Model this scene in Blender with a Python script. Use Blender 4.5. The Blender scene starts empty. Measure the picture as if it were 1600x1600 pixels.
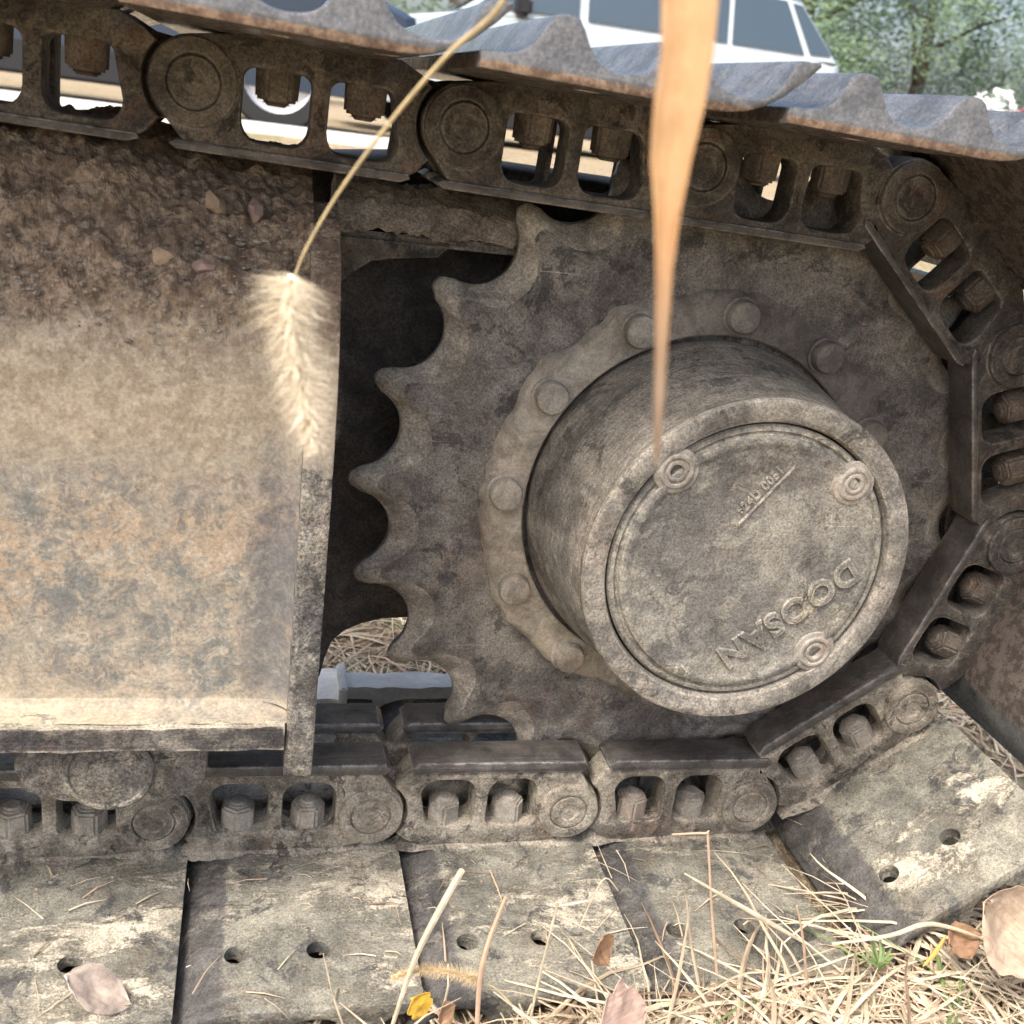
import bpy, bmesh, math, random
from mathutils import Vector, Matrix, noise
from math import sin, cos, pi, radians as R
random.seed(7)
S = bpy.context.scene
COL = S.collection

# ------------------------------------------------------------------ camera
CAM = Vector((-.3972, -.905, .3194)); YAW, PITCH, ROLL, FPX = -.2595, .3549, .1343, 1685.7
cd = bpy.data.cameras.new('camera'); cam = bpy.data.objects.new('camera', cd); COL.objects.link(cam)
CM = Matrix.Rotation(YAW, 3, 'Z') @ Matrix.Rotation(pi/2-PITCH, 3, 'X') @ Matrix.Rotation(ROLL, 3, 'Z')
cam.location = CAM; cam.rotation_euler = CM.to_euler()
cd.sensor_width = 36; cd.lens = 36*FPX/1600; cd.clip_start = .01; cd.clip_end = 400
cd.dof.use_dof = True; cd.dof.focus_distance = .95; cd.dof.aperture_fstop = 11
S.camera = cam
S.render.resolution_x = S.render.resolution_y = 1024
# ------------------------------------------------------------------ light
SUN_EL, SUN_AZ = R(58), R(234)          # azimuth of the sun, clockwise from +Y
w = bpy.data.worlds.new('World'); S.world = w; w.use_nodes = True
nt = w.node_tree; bg = nt.nodes['Background']
sky = nt.nodes.new('ShaderNodeTexSky'); sky.sky_type = 'NISHITA'; sky.sun_disc = False
sky.sun_elevation = SUN_EL; sky.sun_rotation = SUN_AZ; sky.air_density = 1.0; sky.dust_density = 6.0; sky.ozone_density = .6
nt.links.new(sky.outputs[0], bg.inputs[0]); bg.inputs[1].default_value = .15
sl = bpy.data.lights.new('sun', 'SUN'); sl.energy = 1.5; sl.angle = R(18); sl.color = (1, .975, .94)
so = bpy.data.objects.new('sun', sl); COL.objects.link(so)
sd = Vector((sin(SUN_AZ)*cos(SUN_EL), cos(SUN_AZ)*cos(SUN_EL), sin(SUN_EL)))
so.rotation_euler = sd.to_track_quat('Z', 'Y').to_euler(); so.location = sd*10
S.view_settings.view_transform = 'Standard'; S.view_settings.look = 'None'; S.view_settings.gamma = 1
S.view_settings.use_curve_mapping = False; S.view_settings.exposure = 1.28
S.render.engine = 'CYCLES'

def ray(u, v):
    return CM @ Vector(((u-800)/FPX, (800-v)/FPX, -1))
def atY(u, v, Y):
    r = ray(u, v); return CAM + r*((Y-CAM.y)/r.y)
def atZ(u, v, Z):
    r = ray(u, v); return CAM + r*((Z-CAM.z)/r.z)
def atD(u, v, d):
    return CAM + ray(u, v).normalized()*d

# ------------------------------------------------------------------ materials
def srgb(r, g, b):
    f = lambda c: (c/255/12.92) if c/255 <= .04045 else ((c/255+.055)/1.055)**2.4
    return (f(r), f(g), f(b), 1)
class NB:
    def __init__(s, name):
        s.m = bpy.data.materials.new(name); s.m.use_nodes = True; s.t = s.m.node_tree; s.n = s.t.nodes
        s.b = s.n['Principled BSDF']
    def lk(s, a, b): s.t.links.new(a, b)
    def node(s, typ, **kw):
        n = s.n.new(typ)
        for k, v in kw.items(): setattr(n, k, v)
        return n
    def put(s, sock, v):
        if hasattr(v, 'is_output'): s.lk(v, sock)
        else: sock.default_value = v
    def noise(s, vec, scale, detail=6, rough=.6, dist=0):
        n = s.node('ShaderNodeTexNoise'); n.inputs['Scale'].default_value = scale
        n.inputs['Detail'].default_value = detail; n.inputs['Roughness'].default_value = rough
        n.inputs['Distortion'].default_value = dist; s.lk(vec, n.inputs['Vector']); return n.outputs['Fac']
    def sm(s, x, a, b, c=0., d=1.):
        n = s.node('ShaderNodeMapRange'); n.interpolation_type = 'SMOOTHSTEP'
        s.put(n.inputs[0], x); n.inputs[1].default_value = a; n.inputs[2].default_value = b
        n.inputs[3].default_value = c; n.inputs[4].default_value = d; return n.outputs[0]
    def mth(s, op, a, b=0.):
        n = s.node('ShaderNodeMath', operation=op); s.put(n.inputs[0], a); s.put(n.inputs[1], b); return n.outputs[0]
    def mix(s, f, a, b, mode='MIX'):
        n = s.node('ShaderNodeMix', data_type='RGBA', blend_type=mode); s.put(n.inputs[0], f)
        s.put(n.inputs[6], a); s.put(n.inputs[7], b); return n.outputs[2]
    def pos(s, scale=(1, 1, 1), off=(0, 0, 0), obj=False):
        g = s.node('ShaderNodeTexCoord').outputs['Object'] if obj else s.node('ShaderNodeNewGeometry').outputs['Position']
        m = s.node('ShaderNodeMapping'); m.inputs['Scale'].default_value = scale; m.inputs['Location'].default_value = off
        s.lk(g, m.inputs[0]); return m.outputs[0]
    def bump(s, h, dist, strength=1.):
        n = s.node('ShaderNodeBump'); n.inputs['Distance'].default_value = dist; n.inputs['Strength'].default_value = strength
        s.lk(h, n.inputs['Height']); s.lk(n.outputs[0], s.b.inputs['Normal']); return n
MATS = {}
def worn(name, a, b, dust, rust, dust_amt=.4, up=.6, rust_amt=.3, patch=None, patch_lo=.55, rough=.8, metal=0.,
         bump=1., streak=None, spec=.3, speck=.5, off=0, dark=None, lip=False, fade=None, edge=None, blot=.32):
    """scuffed steel: two steel tones, rust bloom, dust in patches and on upward faces, optional caked patches"""
    def ds(c, k=.38):
        if c is None: return None
        L = .3*c[0]+.59*c[1]+.11*c[2]; return (c[0]*(1-k)+L*k*1.01, c[1]*(1-k)+L*k*1.02, c[2]*(1-k)+L*k*.91, 1)
    a, b, dust, patch, dark = ds(a), ds(b), ds(dust), ds(patch, .2), ds(dark); rust = ds(rust, .2)
    q = NB(name); P = q.pos(off=(off, off*.7, off*.3))
    n1 = q.noise(P, 11, 9, .68); n2 = q.noise(P, 65, 7, .7); n3 = q.noise(P, 420, 4, .7); n4 = q.noise(q.pos(off=(3.1+off, 1.7, 5.3)), 15, 9, .75, .4)
    nz = q.node('ShaderNodeSeparateXYZ'); q.lk(q.node('ShaderNodeNewGeometry').outputs['Normal'], nz.inputs[0])
    c = q.mix(q.sm(n1, .38, .62), a, b)
    c = q.mix(q.mth('MULTIPLY', q.sm(n4, .52, .6), rust_amt), c, rust)
    du = q.mth('MULTIPLY', q.mth('MULTIPLY', q.sm(nz.outputs[2], .15, .9), q.sm(n1, .3, .6, .55, 1.)), up)
    dn = q.mth('MULTIPLY', q.sm(q.mth('ADD', q.mth('MULTIPLY', n2, .5), q.mth('MULTIPLY', n1, .5)), .47, .55), dust_amt)
    df = q.mth('MULTIPLY', q.mth('MAXIMUM', du, dn), q.sm(n3, .25, .5, .55, 1.))
    c = q.mix(df, c, dust)
    h = q.mth('ADD', q.mth('MULTIPLY', n2, .6), q.mth('MULTIPLY', n3, .25))
    h = q.mth('ADD', h, q.mth('MULTIPLY', n1, 1.3))
    if patch:
        pn = q.noise(q.pos(scale=(.55, 1.2, 1.1), off=(7+off, 2, 1)), 17, 10, .72, .3)
        pf = q.sm(q.mth('ADD', pn, q.mth('MULTIPLY', q.mth('SUBTRACT', n3, .5), .10)), patch_lo-.02, patch_lo+.07)
        c = q.mix(q.mth('MULTIPLY', pf, q.sm(n2, .3, .6, .55, .95)), c, patch); h = q.mth('ADD', h, q.mth('MULTIPLY', pf, .5))
    if dark:
        dk = q.noise(q.pos(off=(11, off, 4)), 24, 9, .75, .5)
        c = q.mix(q.sm(dk, .545, .59, 0, .8), c, dark)
    if streak:
        st = q.noise(q.pos(scale=streak), 1, 5, .7)
        c = q.mix(q.sm(st, .4, .62, 0, .45), c, q.mix(.5, b, (.02, .018, .015, 1))); h = q.mth('ADD', h, q.mth('MULTIPLY', st, .7))
    if fade:        # colour mixes to a darker tone towards +x
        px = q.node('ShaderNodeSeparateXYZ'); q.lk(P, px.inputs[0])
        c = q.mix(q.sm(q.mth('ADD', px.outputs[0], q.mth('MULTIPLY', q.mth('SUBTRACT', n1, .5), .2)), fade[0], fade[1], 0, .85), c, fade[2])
    if lip:         # bent lip of the shoe takes a darker grey
        ol = q.node('ShaderNodeSeparateXYZ'); q.lk(q.pos(obj=True), ol.inputs[0])
        lf = q.sm(q.mth('ADD', ol.outputs[0], q.mth('MULTIPLY', q.mth('SUBTRACT', n2, .5), .012)), .068, .060)
        c = q.mix(q.mth('MULTIPLY', lf, .8), c, (.085, .08, .08, 1))
    if name in ('cover plate casting', 'dusty worn frame paint', 'brown sprocket steel'):
        for k, (rx, sc) in enumerate(((.7, 1.), (-.5, 1.3), (1.3, .9))):
            mp = q.node('ShaderNodeMapping'); mp.inputs['Rotation'].default_value = (0, rx, 0); mp.inputs['Scale'].default_value = (9*sc, 9, 420*sc); mp.inputs['Location'].default_value = (k*3.3, 1, k); q.lk(P, mp.inputs[0])
            sn = q.noise(mp.outputs[0], 1, 2, .5); c = q.mix(q.mth('MULTIPLY', q.sm(sn, .72, .76), q.sm(n1, .45, .6, 0, .6)), c, (.5, .46, .4, 1))
    if edge:
        bv = q.node('ShaderNodeBevel', samples=4); bv.inputs['Radius'].default_value = .0035
        gm = q.node('ShaderNodeNewGeometry'); dp = q.node('ShaderNodeVectorMath', operation='DOT_PRODUCT'); q.lk(bv.outputs[0], dp.inputs[0]); q.lk(gm.outputs['Normal'], dp.inputs[1])
        ef = q.mth('MULTIPLY', q.sm(dp.outputs['Value'], .985, .90), q.sm(n2, .42, .56))
        c = q.mix(ef, c, edge)
    if blot:
        nb = q.noise(q.pos(off=(1.3, 8, off)), 33, 6, .7, .6); c = q.mix(1., c, q.sm(nb, .36, .62, 1-blot, 1+blot*.6), 'MULTIPLY')
    n5 = q.noise(P, 900, 2, .6)
    sp = q.sm(q.mth('ADD', q.mth('MULTIPLY', n3, .6), q.mth('MULTIPLY', n5, .4)), .34, .68, 1-speck, 1+speck*.7)
    c = q.mix(1., c, sp, 'MULTIPLY')
    q.lk(c, q.b.inputs['Base Color'])
    q.lk(q.sm(n2, .3, .7, rough-.12, rough+.12), q.b.inputs['Roughness'])
    q.b.inputs['Metallic'].default_value = metal; q.b.inputs['Specular IOR Level'].default_value = spec
    q.bump(h, .0022*bump, .8); MATS[name] = q.m; return q.m
def plain(name, col, rough=.5, metal=0., var=0., scale=20, **kw):
    q = NB(name); q.b.inputs['Roughness'].default_value = rough; q.b.inputs['Metallic'].default_value = metal
    if var:
        n = q.noise(q.pos(obj=False), scale, 6, .65)
        q.lk(q.mix(q.sm(n, .3, .7), [x*(1-var) for x in col[:3]]+[1], [min(1, x*(1+var)) for x in col[:3]]+[1]), q.b.inputs['Base Color'])
        q.bump(n, kw.get('bump', .001))
    else: q.b.inputs['Base Color'].default_value = col
    for k, v in kw.items():
        if k in q.b.inputs: q.b.inputs[k].default_value = v
    MATS[name] = q.m; return q.m

TAN = (.40, .31, .21, 1); CREAM = (.50, .44, .33, 1); RUST = (.26, .115, .055, 1); KHAKI = (.27, .24, .165, 1)
M_link_top = worn('dirty link steel', (.075, .062, .055, 1), (.15, .122, .10, 1), (.22, .18, .125, 1), (.19, .095, .06, 1), .5, .4, .45, bump=2.2, dark=(.04, .035, .033, 1), edge=(.26, .24, .22, 1))
M_link_bot = worn('muddy link steel', (.17, .14, .11, 1), (.29, .245, .185, 1), (.42, .35, .255, 1), (.26, .14, .08, 1), .75, .8, .3, bump=2.4, dark=(.06, .05, .045, 1), edge=(.42, .36, .28, 1))
M_rail = worn('scraped rail steel', (.095, .085, .082, 1), (.17, .152, .148, 1), (.24, .2, .16, 1), RUST, .4, .2, .15, rough=.42, metal=.45, bump=1.2, streak=(4, 160, 160), speck=.2, edge=(.45, .43, .42, 1))
M_shoe_bot = worn('mud caked shoe steel', (.13, .125, .105, 1), (.27, .25, .19, 1), (.29, .26, .185, 1), RUST, .55, .35, .15, patch=CREAM, patch_lo=.525, bump=1.5, rough=.72, dark=(.075, .075, .08, 1), lip=True)
M_sprocket = worn('brown sprocket steel', (.13, .112, .105, 1), (.22, .19, .17, 1), (.28, .24, .19, 1), (.19, .10, .07, 1), .5, .3, .3, bump=2, dark=(.075, .066, .066, 1), speck=.5)
M_tooth = worn('worn tooth steel', (.25, .21, .175, 1), (.40, .34, .27, 1), (.42, .345, .25, 1), (.3, .18, .12, 1), .4, .3, .25, bump=1.3, streak=(70, 70, 70), edge=(.5, .45, .38, 1))
M_polish = worn('polished tooth steel', (.2, .19, .19, 1), (.34, .33, .33, 1), (.2, .17, .14, 1), RUST, .1, .1, .05, rough=.35, metal=.85, bump=.3, speck=.15)
M_drum = worn('dusty drum casting', (.19, .17, .15, 1), (.33, .29, .24, 1), (.42, .355, .27, 1), (.32, .19, .12, 1), .5, .6, .25, bump=1.8, patch=(.46, .40, .29, 1), patch_lo=.6, streak=(9, 260, 9), dark=(.09, .085, .075, 1), edge=(.5, .45, .36, 1))
M_cover = worn('cover plate casting', (.17, .155, .14, 1), (.28, .255, .215, 1), (.40, .35, .26, 1), (.32, .2, .13, 1), .45, .4, .15, bump=1.2, dark=(.12, .11, .1, 1), patch=(.46, .41, .29, 1), patch_lo=.57, blot=.22, edge=(.46, .42, .34, 1))
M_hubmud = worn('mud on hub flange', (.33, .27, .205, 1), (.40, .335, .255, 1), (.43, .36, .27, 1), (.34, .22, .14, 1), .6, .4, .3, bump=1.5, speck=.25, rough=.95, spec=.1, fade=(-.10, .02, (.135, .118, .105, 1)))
M_mud = worn('dried tan mud', (.33, .26, .19, 1), (.42, .345, .255, 1), (.45, .37, .27, 1), (.34, .22, .14, 1), .6, .5, .3, bump=1.2, speck=.25, rough=.95, spec=.1)
M_bolt = worn('dusty bolt steel', (.27, .23, .19, 1), (.38, .33, .265, 1), (.37, .31, .24, 1), RUST, .5, .5, .3, bump=.8, speck=.3)
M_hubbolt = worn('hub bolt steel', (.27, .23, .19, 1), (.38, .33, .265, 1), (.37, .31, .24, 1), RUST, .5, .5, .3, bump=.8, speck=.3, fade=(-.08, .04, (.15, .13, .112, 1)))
M_boltdark = worn('rusty bolt steel', (.10, .075, .06, 1), (.18, .135, .10, 1), (.2, .16, .12, 1), (.2, .11, .065, 1), .5, .3, .5, bump=1)
M_dark = worn('greasy dark steel', (.075, .066, .064, 1), (.12, .098, .088, 1), (.10, .07, .05, 1), (.12, .05, .035, 1), .2, .2, .3, bump=1, rough=.8)
M_edge = worn('chipped edge steel', (.12, .11, .105, 1), (.26, .235, .2, 1), (.40, .34, .24, 1), RUST, .5, .4, .15, bump=2.2, dark=(.05, .05, .055, 1), patch=CREAM, patch_lo=.62, speck=.7)
M_flange = worn('blackened flange steel', (.06, .055, .06, 1), (.13, .115, .11, 1), (.48, .40, .27, 1), RUST, .3, 1., .15, bump=1.8, streak=(6, 90, 90), edge=(.4, .36, .3, 1))

def frame_mat():
    """side web of the track frame: dust thrown on its upper half, worn paint with orange rust lower down"""
    q = NB('dusty worn frame paint'); P = q.pos()
    n1 = q.noise(P, 9, 9, .7); n2 = q.noise(P, 60, 8, .75); n3 = q.noise(P, 350, 4, .75); n4 = q.noise(q.pos(scale=(.6, 1, 1), off=(4, 1, 2)), 14, 10, .78, .5)
    xyz = q.node('ShaderNodeSeparateXYZ'); q.lk(q.node('ShaderNodeNewGeometry').outputs['Position'], xyz.inputs[0]); z = xyz.outputs[2]
    zz = q.mth('ADD', z, q.mth('MULTIPLY', q.mth('SUBTRACT', n1, .5), .16))
    c = q.mix(q.sm(n1, .4, .6), (.29, .265, .21, 1), (.21, .21, .185, 1))
    c = q.mix(q.sm(n2, .42, .6), c, (.38, .32, .245, 1))
    band = q.mth('MULTIPLY', q.sm(zz, -.10, -.06), q.sm(zz, .05, .0))
    of = q.mth('MULTIPLY', q.sm(n4, .48, .53), q.mth('ADD', q.mth('MULTIPLY', band, .8), .08))
    c = q.mix(q.mth('MULTIPLY', of, .8), c, q.mix(n2, (.37, .27, .18, 1), (.46, .35, .235, 1)))
    ch = q.noise(q.pos(off=(9, 3, 2)), 42, 12, .8, .8); c = q.mix(q.sm(ch, .535, .555, 0, .62), c, (.15, .15, .145, 1)); c = q.mix(q.sm(ch, .455, .43, 0, .5), c, (.50, .44, .35, 1))
    c = q.mix(q.mth('MULTIPLY', q.sm(n2, .58, .66), .7), c, (.16, .15, .14, 1))
    dust = q.sm(zz, .03, .1)
    c = q.mix(dust, c, q.mix(q.sm(n2, .42, .58), (.42, .355, .265, 1), (.32, .26, .19, 1)))
    dirt = q.sm(zz, .13, .175)
    c = q.mix(dirt, c, q.mix(q.sm(n2, .42, .58), (.20, .145, .105, 1), (.36, .28, .205, 1)))
    lo = q.sm(zz, -.105, -.14)
    c = q.mix(q.mth('MULTIPLY', lo, .8), c, (.43, .36, .26, 1))
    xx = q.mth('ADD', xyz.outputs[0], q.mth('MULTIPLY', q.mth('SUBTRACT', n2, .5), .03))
    fillet_shade = q.mth('MULTIPLY', q.mth('MULTIPLY', q.sm(xx, -.400, -.380), q.sm(zz, .075, .02)), q.sm(zz, -.15, -.10))  # shadow of the fillet beside the end plate, painted into the colour
    c = q.mix(q.mth('MULTIPLY', fillet_shade, q.sm(n2, .35, .6, .35, .9)), c, (.125, .125, .13, 1))
    sp = q.sm(n3, .33, .67, .78, 1.15); c = q.mix(1., c, sp, 'MULTIPLY')
    q.lk(c, q.b.inputs['Base Color']); q.b.inputs['Roughness'].default_value = .9; q.b.inputs['Specular IOR Level'].default_value = .15
    h = q.mth('ADD', q.mth('MULTIPLY', n2, .6), q.mth('MULTIPLY', n3, .3))
    vo = q.node('ShaderNodeTexVoronoi'); vo.inputs['Scale'].default_value = 150; q.lk(q.pos(), vo.inputs['Vector'])
    v2 = q.node('ShaderNodeTexVoronoi'); v2.inputs['Scale'].default_value = 420; q.lk(q.pos(), v2.inputs['Vector'])
    cl = q.mth('ADD', q.sm(vo.outputs['Distance'], 0, .7, .9, 0), q.sm(v2.outputs['Distance'], 0, .7, .45, 0))
    h = q.mth('ADD', q.mth('MULTIPLY', h, q.sm(z, .08, .16, .6, 1.6)), q.mth('MULTIPLY', q.mth('MULTIPLY', cl, q.sm(n2, .4, .6)), q.sm(zz, .12, .17, 0, 1.3)))
    q.bump(h, .0025, .9); return q.m
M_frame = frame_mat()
M_dirt = worn('crumbly brown dirt', (.17, .125, .10, 1), (.30, .225, .175, 1), (.42, .35, .27, 1), (.2, .12, .08, 1), .4, .6, .2, bump=3, rough=.97, spec=.05)
M_crumb = worn('soil crumbs', (.20, .145, .105, 1), (.32, .245, .18, 1), (.42, .35, .27, 1), (.25, .15, .1, 1), .4, .4, .2, bump=1, rough=.97, spec=.05, blot=.3)
def shoe_top_mat():
    q = NB('grey grouser steel with rusty edge'); P = q.pos()
    n1 = q.noise(P, 20, 8, .7); n2 = q.noise(P, 90, 6, .7); n3 = q.noise(P, 500, 3, .6)
    c = q.mix(q.sm(n1, .38, .62), (.11, .12, .125, 1), (.20, .21, .215, 1))
    c = q.mix(q.sm(n2, .55, .7, 0, .7), c, (.3, .27, .23, 1))
    o = q.node('ShaderNodeSeparateXYZ'); q.lk(q.pos(obj=True), o.inputs[0])
    oz = q.mth('SUBTRACT', o.outputs[2], .0035); zl = q.mth('ADD', oz, q.mth('MULTIPLY', q.mth('SUBTRACT', n2, .5), .004))
    ny = q.node('ShaderNodeSeparateXYZ'); q.lk(q.node('ShaderNodeNewGeometry').outputs['Normal'], ny.inputs[0])
    endf = q.sm(q.mth('ABSOLUTE', ny.outputs[1]), .4, .8); c = q.mix(q.mth('MULTIPLY', endf, .75), c, q.mix(q.sm(n2, .4, .6), (.085, .083, .083, 1), (.135, .132, .13, 1)))
    rf = q.mth('MULTIPLY', q.mth('MULTIPLY', q.sm(zl, -.0440, -.0430), q.sm(q.mth('ABSOLUTE', ny.outputs[1]), .4, .8)), q.sm(n1, .25, .4, .6, .95))
    under = q.mth('MULTIPLY', q.mth('GREATER_THAN', oz, -.0450), q.mth('LESS_THAN', q.mth('ABSOLUTE', ny.outputs[1]), .5))
    c = q.mix(under, c, q.mix(q.sm(n2, .4, .6), (.06, .05, .045, 1), (.12, .1, .085, 1)))
    c = q.mix(rf, c, q.mix(q.sm(n2, .4, .6), (.13, .08, .055, 1), (.26, .18, .12, 1)))
    sp = q.sm(n3, .33, .67, .75, 1.2); c = q.mix(1., c, sp, 'MULTIPLY')
    q.lk(c, q.b.inputs['Base Color']); q.lk(q.sm(n2, .3, .7, .2, .34), q.b.inputs['Roughness'])
    q.lk(q.sm(q.mth('MAXIMUM', q.mth('MAXIMUM', rf, endf), under), 0, 1, .6, 0), q.b.inputs['Metallic']); q.bump(q.mth('ADD', n2, q.mth('MULTIPLY', n3, .3)), .0006); return q.m
M_shoe_top = shoe_top_mat()

# ------------------------------------------------------------------ builders
def finish(me, mats, sharp=35):
    for m in (mats if isinstance(mats, (list, tuple)) else [mats]): me.materials.append(m)
    if sharp is not None and len(me.polygons):
        me.polygons.foreach_set('use_smooth', [True]*len(me.polygons)); me.set_sharp_from_angle(angle=R(sharp))
    me.update(); return me
def link_obj(name, me, parent=None, loc=None, **tags):
    o = bpy.data.objects.new(name, me); COL.objects.link(o)
    if parent is not None: o.parent = parent
    if loc is not None: o.location = loc
    for k, v in tags.items(): o[k] = v
    return o
def thing(name, label, cat, loc=(0, 0, 0), group=None):
    o = bpy.data.objects.new(name, None); o.empty_display_size = .05; COL.objects.link(o); o.location = loc
    o['label'] = label; o['category'] = cat
    if group: o['group'] = group
    return o
def bm_mesh(bm, mats, name='mesh', sharp=35):
    me = bpy.data.meshes.new(name); bmesh.ops.recalc_face_normals(bm, faces=bm.faces[:]); bm.to_mesh(me); bm.free(); return finish(me, mats, sharp)
def plate(outlines, y0, y1, mats, bevel=.0015, sharp=40):
    """solid plate in the X-Z plane from y0 to y1; the first outline is the edge, the others holes"""
    cu = bpy.data.curves.new('plate', 'CURVE'); cu.dimensions = '2D'; cu.fill_mode = 'BOTH'
    cu.extrude = max(abs(y1-y0)/2-bevel, 1e-5); cu.bevel_depth = bevel; cu.bevel_resolution = 1; cu.offset = -bevel
    for pts in outlines:
        sp = cu.splines.new('POLY'); sp.points.add(len(pts)-1); sp.use_cyclic_u = True
        for i, (x, z) in enumerate(pts): sp.points[i].co = (x, z, 0, 1)
    ob = bpy.data.objects.new('tmp', cu); COL.objects.link(ob)
    me = bpy.data.meshes.new_from_object(ob.evaluated_get(bpy.context.evaluated_depsgraph_get()))
    bpy.data.objects.remove(ob); bpy.data.curves.remove(cu)
    ym = (y0+y1)/2
    for v in me.vertices: x, y, z = v.co; v.co = (x, ym-z, y)
    bm = bmesh.new(); bm.from_mesh(me); bmesh.ops.remove_doubles(bm, verts=bm.verts[:], dist=1e-6); bmesh.ops.recalc_face_normals(bm, faces=bm.faces[:])
    me.materials.clear(); bm.to_mesh(me); bm.free()
    return finish(me, mats, sharp)
def join(meshes, name='mesh'):
    bm = bmesh.new(); mats = []
    for me in meshes:
        n0 = len(bm.faces); bm.from_mesh(me); bm.faces.ensure_lookup_table()
        mp = []
        for m in me.materials:
            if m not in mats: mats.append(m)
            mp.append(mats.index(m))
        for f in bm.faces[n0:]: f.material_index = mp[min(f.material_index, len(mp)-1)] if mp else 0
    me = bpy.data.meshes.new(name); bm.to_mesh(me); bm.free(); return finish(me, mats, 38)
def arc(cx, cz, r, a0, a1, n=12):
    return [(cx+r*cos(R(a0+(a1-a0)*i/n)), cz+r*sin(R(a0+(a1-a0)*i/n))) for i in range(n+1)]
def rrect(x0, z0, x1, z1, r, n=5, rt=None):
    rt = rt or r
    return arc(x1-rt, z1-rt, rt, 0, 90, n)+arc(x0+rt, z1-rt, rt, 90, 180, n)+arc(x0+r, z0+r, r, 180, 270, n)+arc(x1-r, z0+r, r, 270, 360, n)
def lathe(prof, mats, seg=96, c=(0, 0), wob=0., seed=0, matidx=None):
    """revolve (radius, y) about the Y axis"""
    bm = bmesh.new(); rings = []
    for r, y in prof:
        if r < 1e-6: rings.append([bm.verts.new((c[0], y, c[1]))])
        else:
            ring = []
            for k in range(seg):
                a = 2*pi*k/seg; rr = r*(1+wob*noise.noise(Vector((cos(a)*3+seed, sin(a)*3, y*20))))
                ring.append(bm.verts.new((c[0]+rr*cos(a), y, c[1]+rr*sin(a))))
            rings.append(ring)
    for i in range(len(rings)-1):
        A, B = rings[i], rings[i+1]
        for k in range(seg):
            k2 = (k+1) % seg
            if len(A) == 1 and len(B) == 1: continue
            if len(A) == 1: f = bm.faces.new((A[0], B[k], B[k2]))
            elif len(B) == 1: f = bm.faces.new((A[k], B[0], A[k2]))
            else: f = bm.faces.new((A[k], B[k], B[k2], A[k2]))
            if matidx: f.material_index = matidx[i]
    return bm_mesh(bm, mats, sharp=30)
def tube(pts, rad, mats, seg=8, cap=True):
    bm = bmesh.new(); n = len(pts); rings = []; pts = [Vector(p) for p in pts]
    for i, p in enumerate(pts):
        t = (pts[min(i+1, n-1)]-pts[max(i-1, 0)]).normalized(); u = t.orthogonal().normalized() if i == 0 else (u0-t*u0.dot(t)).normalized()
        u0 = u; v = t.cross(u); r = rad(i/(n-1)) if callable(rad) else rad
        rings.append([bm.verts.new(p+(u*cos(2*pi*k/seg)+v*sin(2*pi*k/seg))*r) for k in range(seg)])
    for a, b in zip(rings, rings[1:]):
        for k in range(seg): bm.faces.new((a[k], a[(k+1) % seg], b[(k+1) % seg], b[k]))
    if cap: bm.faces.new(rings[0][::-1]); bm.faces.new(rings[-1])
    return bm_mesh(bm, mats)
def box(x0, y0, z0, x1, y1, z1, mats, bevel=.002, seg=2, rough=0):
    bm = bmesh.new(); bmesh.ops.create_cube(bm, size=1)
    for v in bm.verts: v.co = ((x0+x1)/2+v.co.x*(x1-x0), (y0+y1)/2+v.co.y*(y1-y0), (z0+z1)/2+v.co.z*(z1-z0))
    if bevel: bmesh.ops.bevel(bm, geom=bm.edges[:], offset=bevel, segments=seg, affect='EDGES')
    return bm_mesh(bm, mats)
def rock(r, seed, mats, flat=.65, sub=2):
    bm = bmesh.new(); bmesh.ops.create_icosphere(bm, subdivisions=sub, radius=r)
    for v in bm.verts:
        d = noise.noise(v.co/r*1.1+Vector((seed*3.1, 0, 0)))*.55+noise.noise(v.co/r*2.6+Vector((seed, 5, 0)))*.18
        v.co *= 1+d; v.co.z *= flat
    return bm_mesh(bm, mats, sharp=28)

# ------------------------------------------------------------------ ground
GZ = -.366
def ground_z(x, y):
    t = min(max((y-2.2)/4.5, 0), 1); t = t*t*(3-2*t)
    return GZ + .36*t + .012*noise.noise(Vector((x*1.3, y*1.3, 0))) + .005*noise.noise(Vector((x*7, y*7, 2)))
def ground_mat():
    q = NB('straw covered soil'); P = q.pos()
    n1 = q.noise(P, 2.2, 8, .7); n2 = q.noise(P, 26, 8, .75); n3 = q.noise(q.pos(scale=(1, .35, 1)), 120, 5, .8, 1.5)
    c = q.mix(q.sm(n2, .38, .6), (.16, .11, .075, 1), (.33, .26, .17, 1))
    c = q.mix(q.sm(n3, .48, .58), c, (.56, .47, .31, 1))
    c = q.mix(q.sm(n1, .52, .64, 0, .45), c, (.14, .17, .07, 1))
    q.lk(c, q.b.inputs['Base Color']); q.b.inputs['Roughness'].default_value = .95; q.b.inputs['Specular IOR Level'].default_value = .1
    q.bump(q.mth('ADD', n2, n3), .008); return q.m
def build_ground():
    bm = bmesh.new(); xs = []; 
    def axis(lo, hi, fine, n_far):
        a = [fine*i for i in range(int(lo/fine), int(hi/fine)+1)]; s = fine
        while a[-1] < 150: s *= 1.35; a.append(a[-1]+s)
        s = fine
        while a[0] > -150: s *= 1.35; a.insert(0, a[0]-s)
        return a
    X = axis(-2.4, 3, .06, 0); Y = axis(-1.2, 3, .06, 0)
    g = [[bm.verts.new((x, y, ground_z(x, y))) for x in X] for y in Y]
    for j in range(len(Y)-1):
        for i in range(len(X)-1): bm.faces.new((g[j][i], g[j][i+1], g[j+1][i+1], g[j+1][i]))
    return bm_mesh(bm, ground_mat(), sharp=None)
link_obj('ground', build_ground(), kind='structure')

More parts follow.
